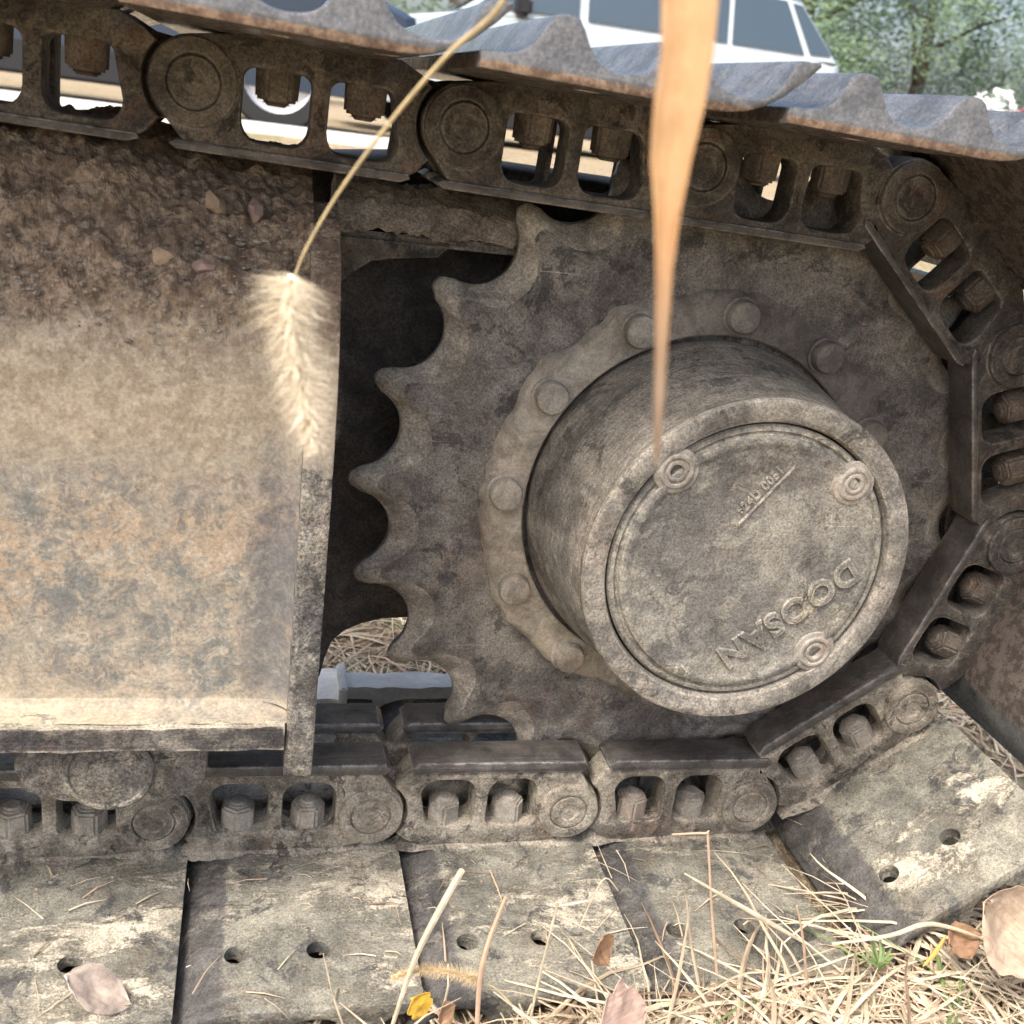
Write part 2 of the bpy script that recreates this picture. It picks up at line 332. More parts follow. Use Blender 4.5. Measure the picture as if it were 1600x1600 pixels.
# ------------------------------------------------------------------ track chain geometry
PITCHL = .19; STEP = .6013; RP = PITCHL/(2*sin(STEP/2)); PH = 1.1746; YM = -.0265
def pin_at(k): a = PH-k*STEP; return Vector((RP*cos(a), 0, RP*sin(a)))
def mir(y): return 2*YM-y
def link_plate_mesh(sgn, mat):
    Y = (lambda y: y) if sgn < 0 else mir
    def pl(outs, a, b, m, bv=.0018): return plate(outs, min(Y(a), Y(b)), max(Y(a), Y(b)), m, bv)
    main = arc(.19, 0, .031, 52, -82, 16)+[(.176, -.034), (.150, -.0378), (.10, -.0385), (.05, -.0375), (.034, -.030)]+arc(0, 0, .0345, -42, 50, 8)+[(.030, .040), (.036, .047), (.195, .047)]
    w1 = rrect(.046, -.016, .0975, .035, .008, rt=.016); w2 = rrect(.110, -.016, .1575, .035, .008, rt=.016)
    w1 = [(x+(.006 if x < .06 and z < .0 else 0), z) for x, z in w1]
    if sgn > 0: w1 = rrect(.040, -.031, .1015, .040, .008); w2 = rrect(.107, -.031, .163, .040, .008)
    parts = [pl([main, w1, w2], -.078, -.045, mat, .003)]
    tail = arc(0, 0, .0315, 60, 300, 18)+[(.04, -.030), (.045, .030)]
    parts.append(pl([tail], -.056, -.0405, mat))
    ringo = arc(.19, 0, .0295, 0, 345, 22); ringi = arc(.19, 0, .0185, 0, 330, 16)
    parts.append(pl([ringo, ringi], -.0835, -.070, mat, .002))
    return join(parts, 'link_plate')
def rail_mesh(sgn):
    Y = (lambda y: y) if sgn < 0 else mir
    o = [(.036, .0435), (.200, .0435), (.2055, .049), (.200, .0555), (.042, .0555), (.034, .050)]
    return plate([o], min(Y(-.0805), Y(-.0412)), max(Y(-.0805), Y(-.0412)), M_rail, .003)
def pin_mesh(mat):
    return lathe([(0, -.0822), (.008, -.0822), (.0095, -.0832), (.0165, -.0832), (.0182, -.081), (.0182, mir(-.081)), (.0165, mir(-.0832)), (0, mir(-.0832))], mat, 28, (.19, 0))
def bush_mesh():
    return lathe([(.0185, -.0404), (.0285, -.0404), (.0285, mir(-.0404)), (.0185, mir(-.0404)), (.0185, -.0404)], M_rail, 32, (.19, 0))
def bolt_mesh(x, sgn, mat):
    y = -.0605 if sgn < 0 else mir(-.0605); bm = bmesh.new()
    def cyl(r0, r1, z0, z1, n=6):
        g = bmesh.ops.create_cone(bm, cap_ends=True, segments=n, radius1=r0, radius2=r1, depth=z1-z0, matrix=Matrix.Translation((x, y, (z0+z1)/2)) @ Matrix.Rotation(.3+x*9, 4, 'Z'))
        return g
    cyl(.0185, .0178, -.030, -.018, 16); cyl(.0168, .0160, -.0185, .004, 6); cyl(.0118, .0085, .004, .0075, 14)
    bmesh.ops.bevel(bm, geom=bm.edges[:], offset=.0022, segments=2, affect='EDGES')
    return bm_mesh(bm, mat)
SY0, SY1 = -.265, .212
def shoe_mesh(mat, bottom):
    top = [(.219, -.0385), (.12, -.0382), (.078, -.0382), (.066, -.0388), (.055, -.0410), (.044, -.0455), (.033, -.0530), (.022, -.0630), (.0135, -.0725), (.0135, -.0745)]
    def h(x): 
        s = 0
        for c, wd, hh in ((.0225, .0125, .0260), (.097, .0150, .0250), (.172, .0145, .0260)): s = max(s, hh/(1+(abs(x-c)/wd)**3.8))
        return s
    out = [(x, -.0482-h(x)) for x in [.019+(.2155-.019)*i/54 for i in range(55)]]
    pr = top[:-1]+[(.0145, -.0750)]+out+[(.219, -.0475)]
    me = plate([pr], SY0, SY1, mat, .002, 50)
    # mud relief holes drilled through the plate
    cut = bmesh.new()
    for x in (.074, .139):
        for y in (-.203, .15):
            for dz in (0,):
                bmesh.ops.create_cone(cut, cap_ends=True, segments=20, radius1=.0095, radius2=.0095, depth=.06, matrix=Matrix.Translation((x, y, -.045)))
    cm = bpy.data.meshes.new('cut'); cut.to_mesh(cm); cut.free()
    oc = bpy.data.objects.new('c', cm); ob = bpy.data.objects.new('s', me); COL.objects.link(oc); COL.objects.link(ob)
    md = ob.modifiers.new('b', 'BOOLEAN'); md.operation = 'DIFFERENCE'; md.object = oc; md.solver = 'EXACT'
    m2 = bpy.data.meshes.new_from_object(ob.evaluated_get(bpy.context.evaluated_depsgraph_get()))
    bpy.data.objects.remove(ob); bpy.data.objects.remove(oc)
    m2.materials.clear(); finish(m2, mat, 35); return m2
def mud_mesh(seed):
    """lumpy mud caked along the foot of the link where it meets the shoe"""
    bm = bmesh.new(); N, K = 64, 12; g = []
    for i in range(N+1):
        x = .022+.186*i/N; row = []
        w_ = .004+.005*noise.noise(Vector((x*25, seed, 0)))+.002*sin(x*60+seed); hh = .011+.007*noise.noise(Vector((x*38, seed+4, 1)))
        e = min(1, i/4, (N-i)/4)
        for k in range(K+1):
            t = k/K; y = -.066-(.014+w_*e)*t; z = -.0388+hh*e*(1-t)**1.6+.0012*noise.noise(Vector((x*160, y*160, seed)))*e
            row.append(bm.verts.new((x, y, z)))
        g.append(row)
    for i in range(N):
        for k in range(K): bm.faces.new((g[i][k], g[i+1][k], g[i+1][k+1], g[i][k+1]))
    return bm_mesh(bm, M_link_bot, sharp=None)

def make_segment(kind):
    ml = M_link_bot if kind == 'bottom' else M_link_top; mb = M_bolt if kind == 'bottom' else M_boltdark
    ms = M_shoe_bot if kind == 'bottom' else M_shoe_top
    t = thing('track_segment', '', 'track link', group='links of the steel crawler track')
    for s in (-1, 1):
        link_obj('link_plate', link_plate_mesh(s, ml), t); link_obj('rail', rail_mesh(s), t)
    link_obj('track_pin', pin_mesh(ml), t); link_obj('bushing', bush_mesh(), t)
    for s in (-1,):
        for x in (.0715, .134): link_obj('shoe_bolt', bolt_mesh(x, s, mb), t)
    link_obj('shoe', shoe_mesh(ms, kind == 'bottom'), t)
    if kind == 'top':       # these links are ground down further: lower rail, shallower foot
        for ch in t.children:
            if ch.data.name.startswith('link_plate') or ch.name.startswith(('rail', 'link_plate')):
                for v in ch.data.vertices:
                    if v.co.z > .0315: v.co.z = .0315+(v.co.z-.0315)*.58
            if ch.name.startswith('shoe') and not ch.name.startswith('shoe_bolt'):
                for v in ch.data.vertices: v.co.z += .0035
    return t
PROTO = {k: make_segment(k) for k in ('bottom', 'top')}; used = set()
def place_segment(kind, P, Q, label, mud=None):
    src = PROTO[kind]
    if kind in used:
        t = src.copy(); COL.objects.link(t)
        for ch in src.children:
            if ch.name.startswith('dried_mud'): continue
            c = ch.copy(); COL.objects.link(c); c.parent = t
    else: t = src; used.add(kind)
    d = Q-P; t.location = P; t.rotation_euler = (0, -math.atan2(d.z, d.x), 0); t['label'] = label
    if mud is not None: link_obj('dried_mud', mud_mesh(mud), t)
    return t
E = pin_at(4); A = pin_at(0)+Vector((.003, 0, -.0065)); B_ = pin_at(1)+Vector((-.004, 0, -.007)); D_ = pin_at(3)
bl = ['dirty bottom track link directly under the sprocket with flat muddy shoe', 'bottom track link left of the one under the sprocket, straw stalk across its shoe',
      'bottom track link just right of the roller bracket, its shoe with cream mud patches', 'bottom track link half hidden under the roller bracket, whitish shoe at lower left', 'bottom track link at the far left edge beyond the roller bracket']
for k in range(5):
    P = E+Vector((-(k+1)*PITCHL, 0, 0)); place_segment('bottom', P, P+Vector((PITCHL, 0, 0)), bl[k], mud=k*2.3+1)
place_segment('bottom', E, D_, 'track link rising at lower right with two holes in its tilted shoe', mud=17.)
place_segment('top', pin_at(3), pin_at(2), 'dark upright track link at right edge beside the lower drum, two windows showing light')
place_segment('top', pin_at(2), B_, 'vertical track link at the far right edge beside the sprocket')
place_segment('top', B_, A, 'slanting track link at upper right where the chain bends over the sprocket')
tl = ['upper track link right of the orange leaf blade, resting on the sprocket top', 'upper track link between the thin grass stem and the orange leaf blade',
      'upper track link left of the thin grass stem, above the dirt pile', 'upper track link in the top left corner of the picture', 'upper track link beyond the top left corner']
TT = .034; P = A
for k in range(5):
    Q = P+Vector((-PITCHL*cos(TT), 0, PITCHL*sin(TT))); place_segment('top', P, Q, tl[k]); P = Q

# ------------------------------------------------------------------ sprocket with final drive
spr = thing('drive_sprocket', 'large worn toothed drive sprocket with dusty round hub drum in the middle', 'sprocket')
def sprocket_mesh():
    N = 21; TP = 2*pi/21; RT = .3105; bm = bmesh.new(); out = []
    for k in range(N):
        ac = PH+k*TP
        rv = .0350+.0012*noise.noise(Vector((k*2.3, 5, 0))); am = math.atan2(rv*sin(R(72)), RT-rv*cos(R(72)))
        for i in range(21):                      # worn circular seat of one bushing
            b = -72+144*i/20; x = RT-rv*cos(R(b)); zz = rv*sin(R(b))
            out.append((ac+math.atan2(zz, x), math.hypot(x, zz)))
        for j in range(7):                       # flat worn tooth tip
            f = (j+.5)/7; a0 = am; a1 = TP-am; re = RT-rv*cos(R(72)); out.append((ac+a0+(a1-a0)*f, re+(.3120-re)*(1-abs(2*f-1)**2.6)))
    def ring(y, off, wv=0):
        res = []
        for a, r in out:
            rr = r-off*(1+.25*noise.noise(Vector((cos(a)*9, sin(a)*9, 3)))*wv); res.append(bm.verts.new((rr*cos(a), y, rr*sin(a))))
        return res
    def circ(y, r): return [bm.verts.new((r*cos(a), y, r*sin(a))) for a, _ in out]
    rings = [circ(-.030, .12), circ(-.036, .21), circ(-.036, .245), ring(-.0354, .025, 1), ring(-.0300, .012, 1), ring(-.0245, .0015), ring(-.022, 0), ring(-.0155, 0), ring(-.0135, .002), circ(-.0135, .2), circ(-.0135, .12)]
    mi = [0, 0, 0, 1, 1, 1, 2, 2, 0, 0]; n = len(out)
    for j in range(len(rings)-1):
        for k in range(n):
            f = bm.faces.new((rings[j][k], rings[j+1][k], rings[j+1][(k+1) % n], rings[j][(k+1) % n])); f.material_index = mi[j]
    return bm_mesh(bm, [M_sprocket, M_tooth, M_polish], sharp=32)
link_obj('toothed_ring', sprocket_mesh(), spr)
def flange_mesh():
    bm = bmesh.new(); n = 240; rs = []
    for (rr, y, j) in ((.160, -.036, 0), (.160, -.047, 0), (.1615, -.0485, 0), (.178, -.0487, .2), (.1925, -.0475, .8), (.1985, -.0440, 1), (.2015, -.0355, 1)):
        row = []
        for k in range(n):
            a = 2*pi*k/n; lob = .0015*cos(12*(a-1.5179)) + .007*noise.noise(Vector((cos(a)*4, sin(a)*4, 0))) + .004*noise.noise(Vector((cos(a)*11, sin(a)*11, 4))) + .0018*noise.noise(Vector((cos(a)*18, sin(a)*18, 0)))
            r = rr+lob*j-.004*j; yy = y+(.0075 if y < -.04 else 0)*min(1, max(0, (cos(a)*r+.07)/.12)); yy -= .0008*noise.noise(Vector((cos(a)*r*150, sin(a)*r*150, 1)))
            row.append(bm.verts.new((r*cos(a), yy, r*sin(a))))
        rs.append(row)
    for j in range(len(rs)-1):
        for k in range(n): bm.faces.new((rs[j][k], rs[j+1][k], rs[j+1][(k+1) % n], rs[j][(k+1) % n]))
    return bm_mesh(bm, M_hubmud, sharp=40)
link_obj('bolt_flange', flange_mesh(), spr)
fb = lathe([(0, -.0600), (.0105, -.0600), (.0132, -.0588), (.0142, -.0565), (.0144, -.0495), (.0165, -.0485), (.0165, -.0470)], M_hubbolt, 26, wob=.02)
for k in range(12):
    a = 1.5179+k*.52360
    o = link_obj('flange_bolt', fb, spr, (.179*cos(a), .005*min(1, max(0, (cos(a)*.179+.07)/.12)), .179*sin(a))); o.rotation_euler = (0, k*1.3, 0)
link_obj('drum', lathe([(.140, -.028), (.1545, -.034), (.1555, -.050), (.1545, -.060), (.1495, -.095), (.1440, -.130), (.1395, -.160), (.1392, -.1640), (.1405, -.1665), (.1405, -.1715), (.1388, -.1738), (.136, -.1747),
      (.1260, -.1747), (.1222, -.1730), (.1205, -.1690), (.1200, -.158)], M_drum, 160), spr)
cov = link_obj('cover_plate', lathe([(.1188, -.158), (.1186, -.1675), (.1165, -.1697), (.1140, -.1700), (.1120, -.1680), (.1105, -.1685), (.1090, -.1722), (.1060, -.1733), (.1035, -.1731), (.1010, -.1715), (.0980, -.1710), (0, -.1710)], M_cover, 160), spr)
def plug(u, v, r=.0140):
    p = atY(u, v, -.172)
    me = lathe([(r*1.35, -.1705), (r*1.28, -.1722), (r*1.05, -.1728), (r, -.1735), (r*.93, -.1742), (r*.80, -.1742), (r*.74, -.1730), (r*.62, -.1728), (r*.55, -.1740), (r*.42, -.1740), (r*.36, -.1725), (r*.32, -.1665), (0, -.1660)], M_bolt, 40, wob=.02, seed=u)
    link_obj('drain_plug', me, cov, (p.x, 0, p.z))
plug(1057, 736); plug(1334, 756); plug(1272, 1018)
def text_mesh(s, size, ext, mat, right, up, origin, bevel=.0004, sx=1.):
    cu = bpy.data.curves.new('t', 'FONT'); cu.body = s; cu.size = size; cu.extrude = ext; cu.bevel_depth = bevel; cu.align_x = 'LEFT'; cu.space_character = 1.12; cu.offset = size*.028
    ob = bpy.data.objects.new('t', cu); COL.objects.link(ob)
    me = bpy.data.meshes.new_from_object(ob.evaluated_get(bpy.context.evaluated_depsgraph_get())); bpy.data.objects.remove(ob)
    right = right.normalized(); n = Vector((0, -1, 0)); up = n.cross(right).normalized()
    for v in me.vertices: v.co = origin+right*v.co.x*sx+up*v.co.y+n*v.co.z
    me.materials.clear(); return finish(me, mat, 30)
p0 = atY(1330, 872, -.1715); p1 = atY(1112, 1022, -.1715)
L = (p1-p0).length
link_obj('cast_lettering', text_mesh('DOOSAN', .031, .0018, M_cover, p1-p0, None, p0, sx=L/(.031*4.72)), cov)
p0 = atY(1158, 806, -.1715); p1 = atY(1232, 730, -.1715)
link_obj('cast_number', text_mesh('624D 0051', .0112, .0007, M_cover, p1-p0, None, p0, .0002, sx=(p1-p0).length/(.0112*5.4)), cov)
# raised border bar under the cast number
dr = (p1-p0).normalized(); nu = Vector((0, -1, 0)).cross(dr)
link_obj('number_frame', tube([p0-nu*.004-dr*.006, p0-nu*.004+dr*.03, p1-nu*.004+dr*.004], .0012, M_cover, 6), cov)

# ------------------------------------------------------------------ track frame
frm = thing('undercarriage_beam', 'dusty box shaped steel track frame with dirt heaped on top left of the sprocket', 'track frame', (-.35, -.1, -.2))
FB = Vector((.35, .1, .2))
def fpart(name, me, parent=None, **t): return link_obj(name, me, parent or frm, FB if parent is None else None, **t)
XR = -.338   # right face of the end plate
sec = [(.055, .215), (.02, .262), (-.035, .250), (-.075, .232), (-.105, .203), (-.130, .170), (-.146, .130), (-.152, .09), (-.1535, .04), (-.1535, -.02), (-.1535, -.12), (-.156, -.134), (-.164, -.1385), (-.18, -.1395)]
def sec_pt(t):
    n = len(sec)-1; f = t*n; i = min(int(f), n-1); f -= i
    P = [Vector(sec[max(0, min(n, i+d))]) for d in (-1, 0, 1, 2)]
    return .5*((2*P[1])+(-P[0]+P[2])*f+(2*P[0]-5*P[1]+4*P[2]-P[3])*f*f+(-P[0]+3*P[1]-3*P[2]+P[3])*f**3)
def web_mesh():
    bm = bmesh.new(); NX, NT = 330, 150; g = []
    for i in range(NX+1):
        x = -.98+(.98-.357)*i/NX; row = []
        for j in range(NT+1):
            t = j/NT; y, z = sec_pt(t)
            up = min(max((z-.10)/.08, 0), 1); up = up*up*(3-2*up)
            tn = (sec_pt(min(1, t+.01))-sec_pt(max(0, t-.01))).normalized(); nrm = Vector((-abs(tn.y), 0)) if False else Vector((tn[1], -tn[0]))
            if nrm.x > 0 and z < .2: nrm = -nrm
            if z >= .2: nrm = Vector((nrm.x, abs(nrm.y))) if nrm.y < 0 else nrm
            d = up*(.013*noise.fractal(Vector((x*11, y*14, z*14)), 1, 2, 5)+.0065*noise.noise(Vector((x*70, y*70, z*70)))+.0034*noise.noise(Vector((x*190, y*190, z*190)))) \
                +(1-up)*(.0008*noise.noise(Vector((x*30, y*30, z*30)))+.0006*noise.noise(Vector((x*120, 1, z*120))))
            # fillet running into the end plate
            e = max(0, 1-(-.357-x)/.026); bul = (.014*e**2.6)*(1 if z < .12 else max(0, 1-(z-.12)/.05))*(1 if z > -.135 else 0)
            z += min(max((z-.17)/.08, 0), 1)*(.006+.05*max(0, -.36-x))
            row.append(bm.verts.new((x, y+nrm.x*d-bul, z+nrm.y*d)))
        g.append(row)
    for i in range(NX):
        for j in range(NT): bm.faces.new((g[i][j], g[i+1][j], g[i+1][j+1], g[i][j+1]))
    return bm_mesh(bm, M_frame, sharp=None)
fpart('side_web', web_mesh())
fpart('back_wall', box(-.98, .045, -.16, -.345, .06, .215, M_dark))
def endplate():
    pr = [(-.050, .236), (-.086, .226), (-.128, .199), (-.158, .163), (-.175, .122), (-.182, .08), (-.1845, .03), (-.1845, -.16), (-.182, -.186), (-.176, -.190), (-.128, -.190), (.03, -.17), (.03, .20)]
    bm = bmesh.new(); n = len(pr)
    # refine + slight waviness so that the edge does not look laser-cut
    pts = []
    for i in range(n):
        a, b = Vector(pr[i]), Vector(pr[(i+1) % n]); m = max(1, int((b-a).length/.006))
        for k in range(m): pts.append(a+(b-a)*k/m)
    NXs = 6; rows = []
    for s in range(NXs+1):
        x = XR-.021+.021*s/NXs; e = .0015 if s in (0, NXs) else 0
        row = []
        for p in pts:
            d = .0011*noise.noise(Vector((x*90, p.x*60, p.y*60)))+.0008*noise.noise(Vector((x*300, p.x*200, p.y*200)))
            dy = e*(1 if p.x < -.05 else 0)
            row.append(bm.verts.new((x, p.x+dy+d, p.y+d*.5)))
        rows.append(row)
    m = len(pts)
    for s in range(NXs):
        for k in range(m): bm.faces.new((rows[s][k], rows[s+1][k], rows[s+1][(k+1) % m], rows[s][(k+1) % m]))
    bm.faces.new(rows[0]); bm.faces.new(rows[-1][::-1])
    for f in bm.faces:
        c = f.calc_center_median(); f.material_index = 1 if c.z > .065+.02*noise.noise(c*40) else 0
    return bm_mesh(bm, [M_edge, M_frame], sharp=50)
fpart('end_plate', endplate())
def rough_bar(x0, y0, z0, x1, y1, z1, mat, amp=.0015, nx=90):
    bm = bmesh.new(); per = []
    ny = max(2, int(abs(y1-y0)/.006)); nz = max(2, int(abs(z1-z0)/.006))
    per = [(y0+(y1-y0)*i/ny, z1) for i in range(ny)]+[(y1, z1+(z0-z1)*i/nz) for i in range(nz)]+[(y1+(y0-y1)*i/ny, z0) for i in range(ny)]+[(y0, z0+(z1-z0)*i/nz) for i in range(nz)]
    rows = []
    for i in range(nx+1):
        x = x0+(x1-x0)*i/nx
        rows.append([bm.verts.new((x, y+amp*noise.noise(Vector((x*70, y*90, z*90))), z+amp*noise.noise(Vector((x*55, y*90+9, z*90))))) for y, z in per])
    m = len(per)
    for i in range(nx):
        for k in range(m): bm.faces.new((rows[i][k], rows[i+1][k], rows[i+1][(k+1) % m], rows[i][(k+1) % m]))
    bm.faces.new(rows[0]); bm.faces.new(rows[-1])
    return bm_mesh(bm, mat, sharp=50)
fpart('bottom_flange', rough_bar(-.98, -.186, -.159, XR-.0225, .028, -.1398, M_flange))
# bracket of the bottom roller with round shaft cap
pb = [atY(u, v, -.168) for u, v in ((22, 1170), (20, 1205), (40, 1240), (95, 1254), (150, 1258), (200, 1258), (260, 1252), (300, 1244), (322, 1222), (326, 1170))]
pr = [(p.x, p.z) for p in pb]; pr[0] = (pr[0][0], -.160); pr[-1] = (pr[-1][0], -.160)
br = fpart('roller_bracket', plate([pr[::-1]], -.168, -.095, M_edge, .004))
pc = atY(170, 1208, -.170)
link_obj('shaft_cap', lathe([(.0335, -.160), (.0335, -.1705), (.0318, -.1722), (.0295, -.1722), (.0285, -.1702), (.012, -.1706), (.009, -.1722), (0, -.1722)], M_edge, 48, (pc.x, pc.z), wob=.015), br)
rl = thing('track_roller', 'dark steel bottom roller behind the bracket under the track frame', 'roller', (pc.x, -.03, pc.z+.01))
link_obj('roller_body', lathe([(.0, .06), (.066, .06), (.066, .035), (.056, .028), (.056, -.008), (.066, -.015), (.066, -.060), (0, -.062)], M_dark, 48), rl)
# top guard with crusted dirt and the plate below it, between frame and sprocket
def guard():
    bm = bmesh.new(); NX, K = 90, 36; rows = []
    x0, x1 = -.336, -.176
    pf = [(.075, .216), (.075, .240), (.045, .250), (.020, .248), (.000, .236), (-.006, .220), (-.002, .213)]
    for i in range(NX+1):
        x = x0+(x1-x0)*i/NX; row = []
        for k in range(K+1):
            f = k/K*(len(pf)-1); j = min(int(f), len(pf)-2); f -= j; p = Vector(pf[j]).lerp(Vector(pf[j+1]), f)
            d = .0045*noise.noise(Vector((x*75, p.x*120, p.y*120)))+.004*noise.noise(Vector((x*28, p.x*30, p.y*30)))+.0022*noise.noise(Vector((x*210, p.x*210, p.y*210)))
            w_ = 1 if k > K*.3 else .2
            row.append(bm.verts.new((x, p.x-abs(d)*w_*.6+d*.4, p.y+d*w_)))
        rows.append(row)
    for i in range(NX):
        for k in range(K): bm.faces.new((rows[i][k], rows[i+1][k], rows[i+1][k+1], rows[i][k+1]))
    bm.faces.new(rows[0]+[]); bm.faces.new(rows[-1])
    return bm_mesh(bm, M_dirt, sharp=None)
fpart('dirt_crusted_guard', guard(), label='narrow guard plate crusted with crumbly dirt, ending at the sprocket tooth')
fpart('guard_plate', box(-.3378, .004, .2035, -.178, .08, .2115, M_link_top, .0015))
fpart('gusset', plate([[(-.3375, .206), (-.24, .206), (-.25, .196), (-.285, .192), (-.305, .188), (-.320, .176), (-.3375, .160)]], .0, .015, M_link_top, .001))
# loose stones on the dirt slope
stones = [(340, 322, .0105), (400, 330, .008), (256, 404, .0085), (322, 420, .0105), (62, 388, .005), (50, 424, .004), (222, 300, .009), (60, 268, .010), (108, 278, .008), (30, 246, .009), (395, 420, .004), (250, 280, .008), (420, 395, .004), (300, 290, .006), (145, 300, .006), (190, 345, .005), (370, 372, .004), (452, 318, .006)]
def on_slope(u, v):
    r = ray(u, v); best = None
    for j in range(90):
        y, z = sec_pt(j/150); p = CAM+r*((y-CAM.y)/r.y); e = abs(p.z-z)
        if best is None or e < best[0]: best = (e, p)
    return best[1]
SM = [plain('stone tan', (.34, .25, .17, 1), .95, var=.25, scale=60), plain('stone mauve', (.28, .2, .17, 1), .95, var=.25, scale=60)]
SL = {0: 'pale tan stone, the largest near the right end of the dirt slope', 1: 'mauve stone just right of the largest tan stone on the dirt slope', 2: 'tan stone in the middle of the dirt slope, left of a flat mauve one',
      3: 'flat mauve stone lowest on the dirt slope, left of the foxtail', 6: 'brown stone high on the dirt slope left of the largest tan stone', 7: 'mauve stone near the upper left corner of the dirt slope',
      8: 'tan stone right of the mauve one near the upper left of the dirt', 9: 'mauve stone at the left picture edge under the chain', 11: 'mauve stone touching the chain shadow above the middle of the dirt slope'}
for i, (u, v, r) in enumerate(stones):
    p = on_slope(u, v)
    if i not in SL: continue
    o = link_obj('stone', rock(r, i+1, SM[i % 2]), None, p+Vector((0, -.003, .0)), category='stone', group='loose stones on the dirt slope', label=SL[i])
    o.rotation_euler = (.5, random.random()*2, random.random()*6)
def crumbs():
    bm = bmesh.new(); V = []
    for i in range(3800):
        u = random.random(); t = .12+.36*random.random()**.9; x = -.97+.6*u; y, z = sec_pt(t)
        if random.random() > min(1, (z-.135)/.05): continue
        nn = .013*noise.fractal(Vector((x*11, y*14, z*14)), 1, 2, 5); r = .0008+.0022*random.random()**3
        up = min(max((z-.10)/.08, 0), 1); nn *= up*up*(3-2*up)
        bmesh.ops.create_icosphere(bm, subdivisions=1, radius=r, matrix=Matrix.Translation((x, y-nn*.7-r*.2, z+nn*.6+r*.3)) @ Matrix.Diagonal((1+.6*random.random(), 1, .7, 1)))
    return bm_mesh(bm, M_crumb, sharp=20)
fpart('soil_crumbs', crumbs(), kind='stuff')

# ------------------------------------------------------------------ travel motor housing behind the sprocket
hs = thing('travel_motor_housing', 'dark greasy motor housing behind the sprocket teeth with arched lower edge', 'housing', (-.1, .2, 0))
Yh = .085
pp = [atY(u, v, Yh) for u, v in ((470, 250), (700, 250), (1040, 300), (1330, 480), (1370, 760), (1290, 960), (1100, 1010), (900, 1000), (700, 972), (632, 968), (596, 970), (566, 977), (540, 988), (520, 1004), (508, 1030), (500, 1060), (470, 1075), (440, 1060))]
link_obj('housing_plate', plate([[(p.x, p.z) for p in pp][::-1]], Yh, Yh+.16, M_dark, .006), hs, (.1, -.2, 0))
link_obj('axle_case', lathe([(.12, .02), (.12, -.012), (0, -.012)][::-1]+[(.125, .3), (0, .3)], M_dark, 64), hs, (.1, -.2, 0))

# ------------------------------------------------------------------ bits seen under the machine
wr = thing('white_board', 'dusty off white board in two pieces lying on straw behind the sprocket', 'board', (-.2, .215, GZ))
M_white = worn('dusty white paint', (.66, .64, .60, 1), (.80, .78, .74, 1), (.55, .48, .38, 1), (.5, .4, .3, 1), .25, .2, .1, bump=.5, speck=.12, blot=.12, rough=.6)
for (xa, xb, ya, yb, za, zb) in ((-.42, -.077, -.035, .035, .004, .030), (-.079, .42, -.026, .010, .006, .040)):
    link_obj('board_piece', rough_bar(xa, ya, za, xb, yb, zb, M_white, .002, 60), wr)
link_obj('joint_strip', box(-.084, -.040, .002, -.074, .020, .047, M_white, .002), wr)

# ------------------------------------------------------------------ straw and grass
STR = [plain('straw pale', (.52, .45, .32, 1), .7, var=.25, scale=60), plain('straw tan', (.40, .32, .22, 1), .75, var=.2, scale=30),
       plain('straw pinkish', (.52, .36, .25, 1), .75, var=.2, scale=30), plain('grass green', (.16, .22, .08, 1), .6, var=.25, scale=30), plain('straw dark', (.2, .14, .09, 1), .85, var=.2, scale=30)]
def blades(specs, mats=STR):
    """specs: list of (points, half width, material index); each blade a thin folded strip"""
    V, F, MI = [], [], []
    for pts, wd, mi in specs:
        n = len(pts); b = len(V)
        for i, p in enumerate(pts):
            t = pts[min(i+1, n-1)]-pts[max(0, i-1)]; s = t.cross(Vector((random.random()-.5, random.random()-.5, .6)) if i == 0 else ax)
            if i == 0: ax = Vector((random.random()-.5, random.random()-.5, 1)); s = t.cross(ax)
            s = s.normalized() if s.length > 1e-9 else Vector((1, 0, 0)); u = s.cross(t).normalized()
            k = wd*(1-.75*(i/(n-1))**2)
            V += [p+s*k, p+u*k*.7, p-s*k]
        for i in range(n-1):
            a = b+3*i
            for j in range(3): F.append((a+j, a+(j+1) % 3, a+3+(j+1) % 3, a+3+j)); MI.append(mi)
    me = bpy.data.meshes.new('blades'); me.from_pydata([tuple(v) for v in V], [], F)
    me.polygons.foreach_set('material_index', MI); return finish(me, mats, None)
def bent(p, direc, length, droop, kink=.25, n=6):
    pts = [p.copy()]; d = direc.normalized(); st = length/n
    for i in range(n):
        d = (d+Vector((random.uniform(-kink, kink), random.uniform(-kink, kink), -droop+random.uniform(-kink, kink)*.6))).normalized(); q = pts[-1]+d*st
        q.z = max(q.z, GZ+.001); pts.append(q)
    return pts
specs = []
def pick(): return random.choices(range(5), (7, 4, 2, .4, .8))[0]
for i in range(11000):     # front mat beside the shoes
    x = random.uniform(-.75, .75); y = random.uniform(-.62, -.2) if x > -.42 else random.uniform(-.62, -.29)
    dens = min(1, max(.12, (x+.5)/.5))
    if random.random() > dens: continue
    if y > -.27 and x < .17: y = -.275-random.random()*.1
    a = random.random()*6.283; lay = random.random()
    d = Vector((cos(a), sin(a), .15+lay*.25)); p = Vector((x, y, ground_z(x, y)+random.random()*(.022+.03*max(0, min(1, (x+.25)/.35)))*dens))
    if x < .16: d.y = -abs(d.y) if y > -.31 else d.y
    specs.append((bent(p, d, random.uniform(.05, .2), .10, .18), random.uniform(.0007, .0024), pick()))
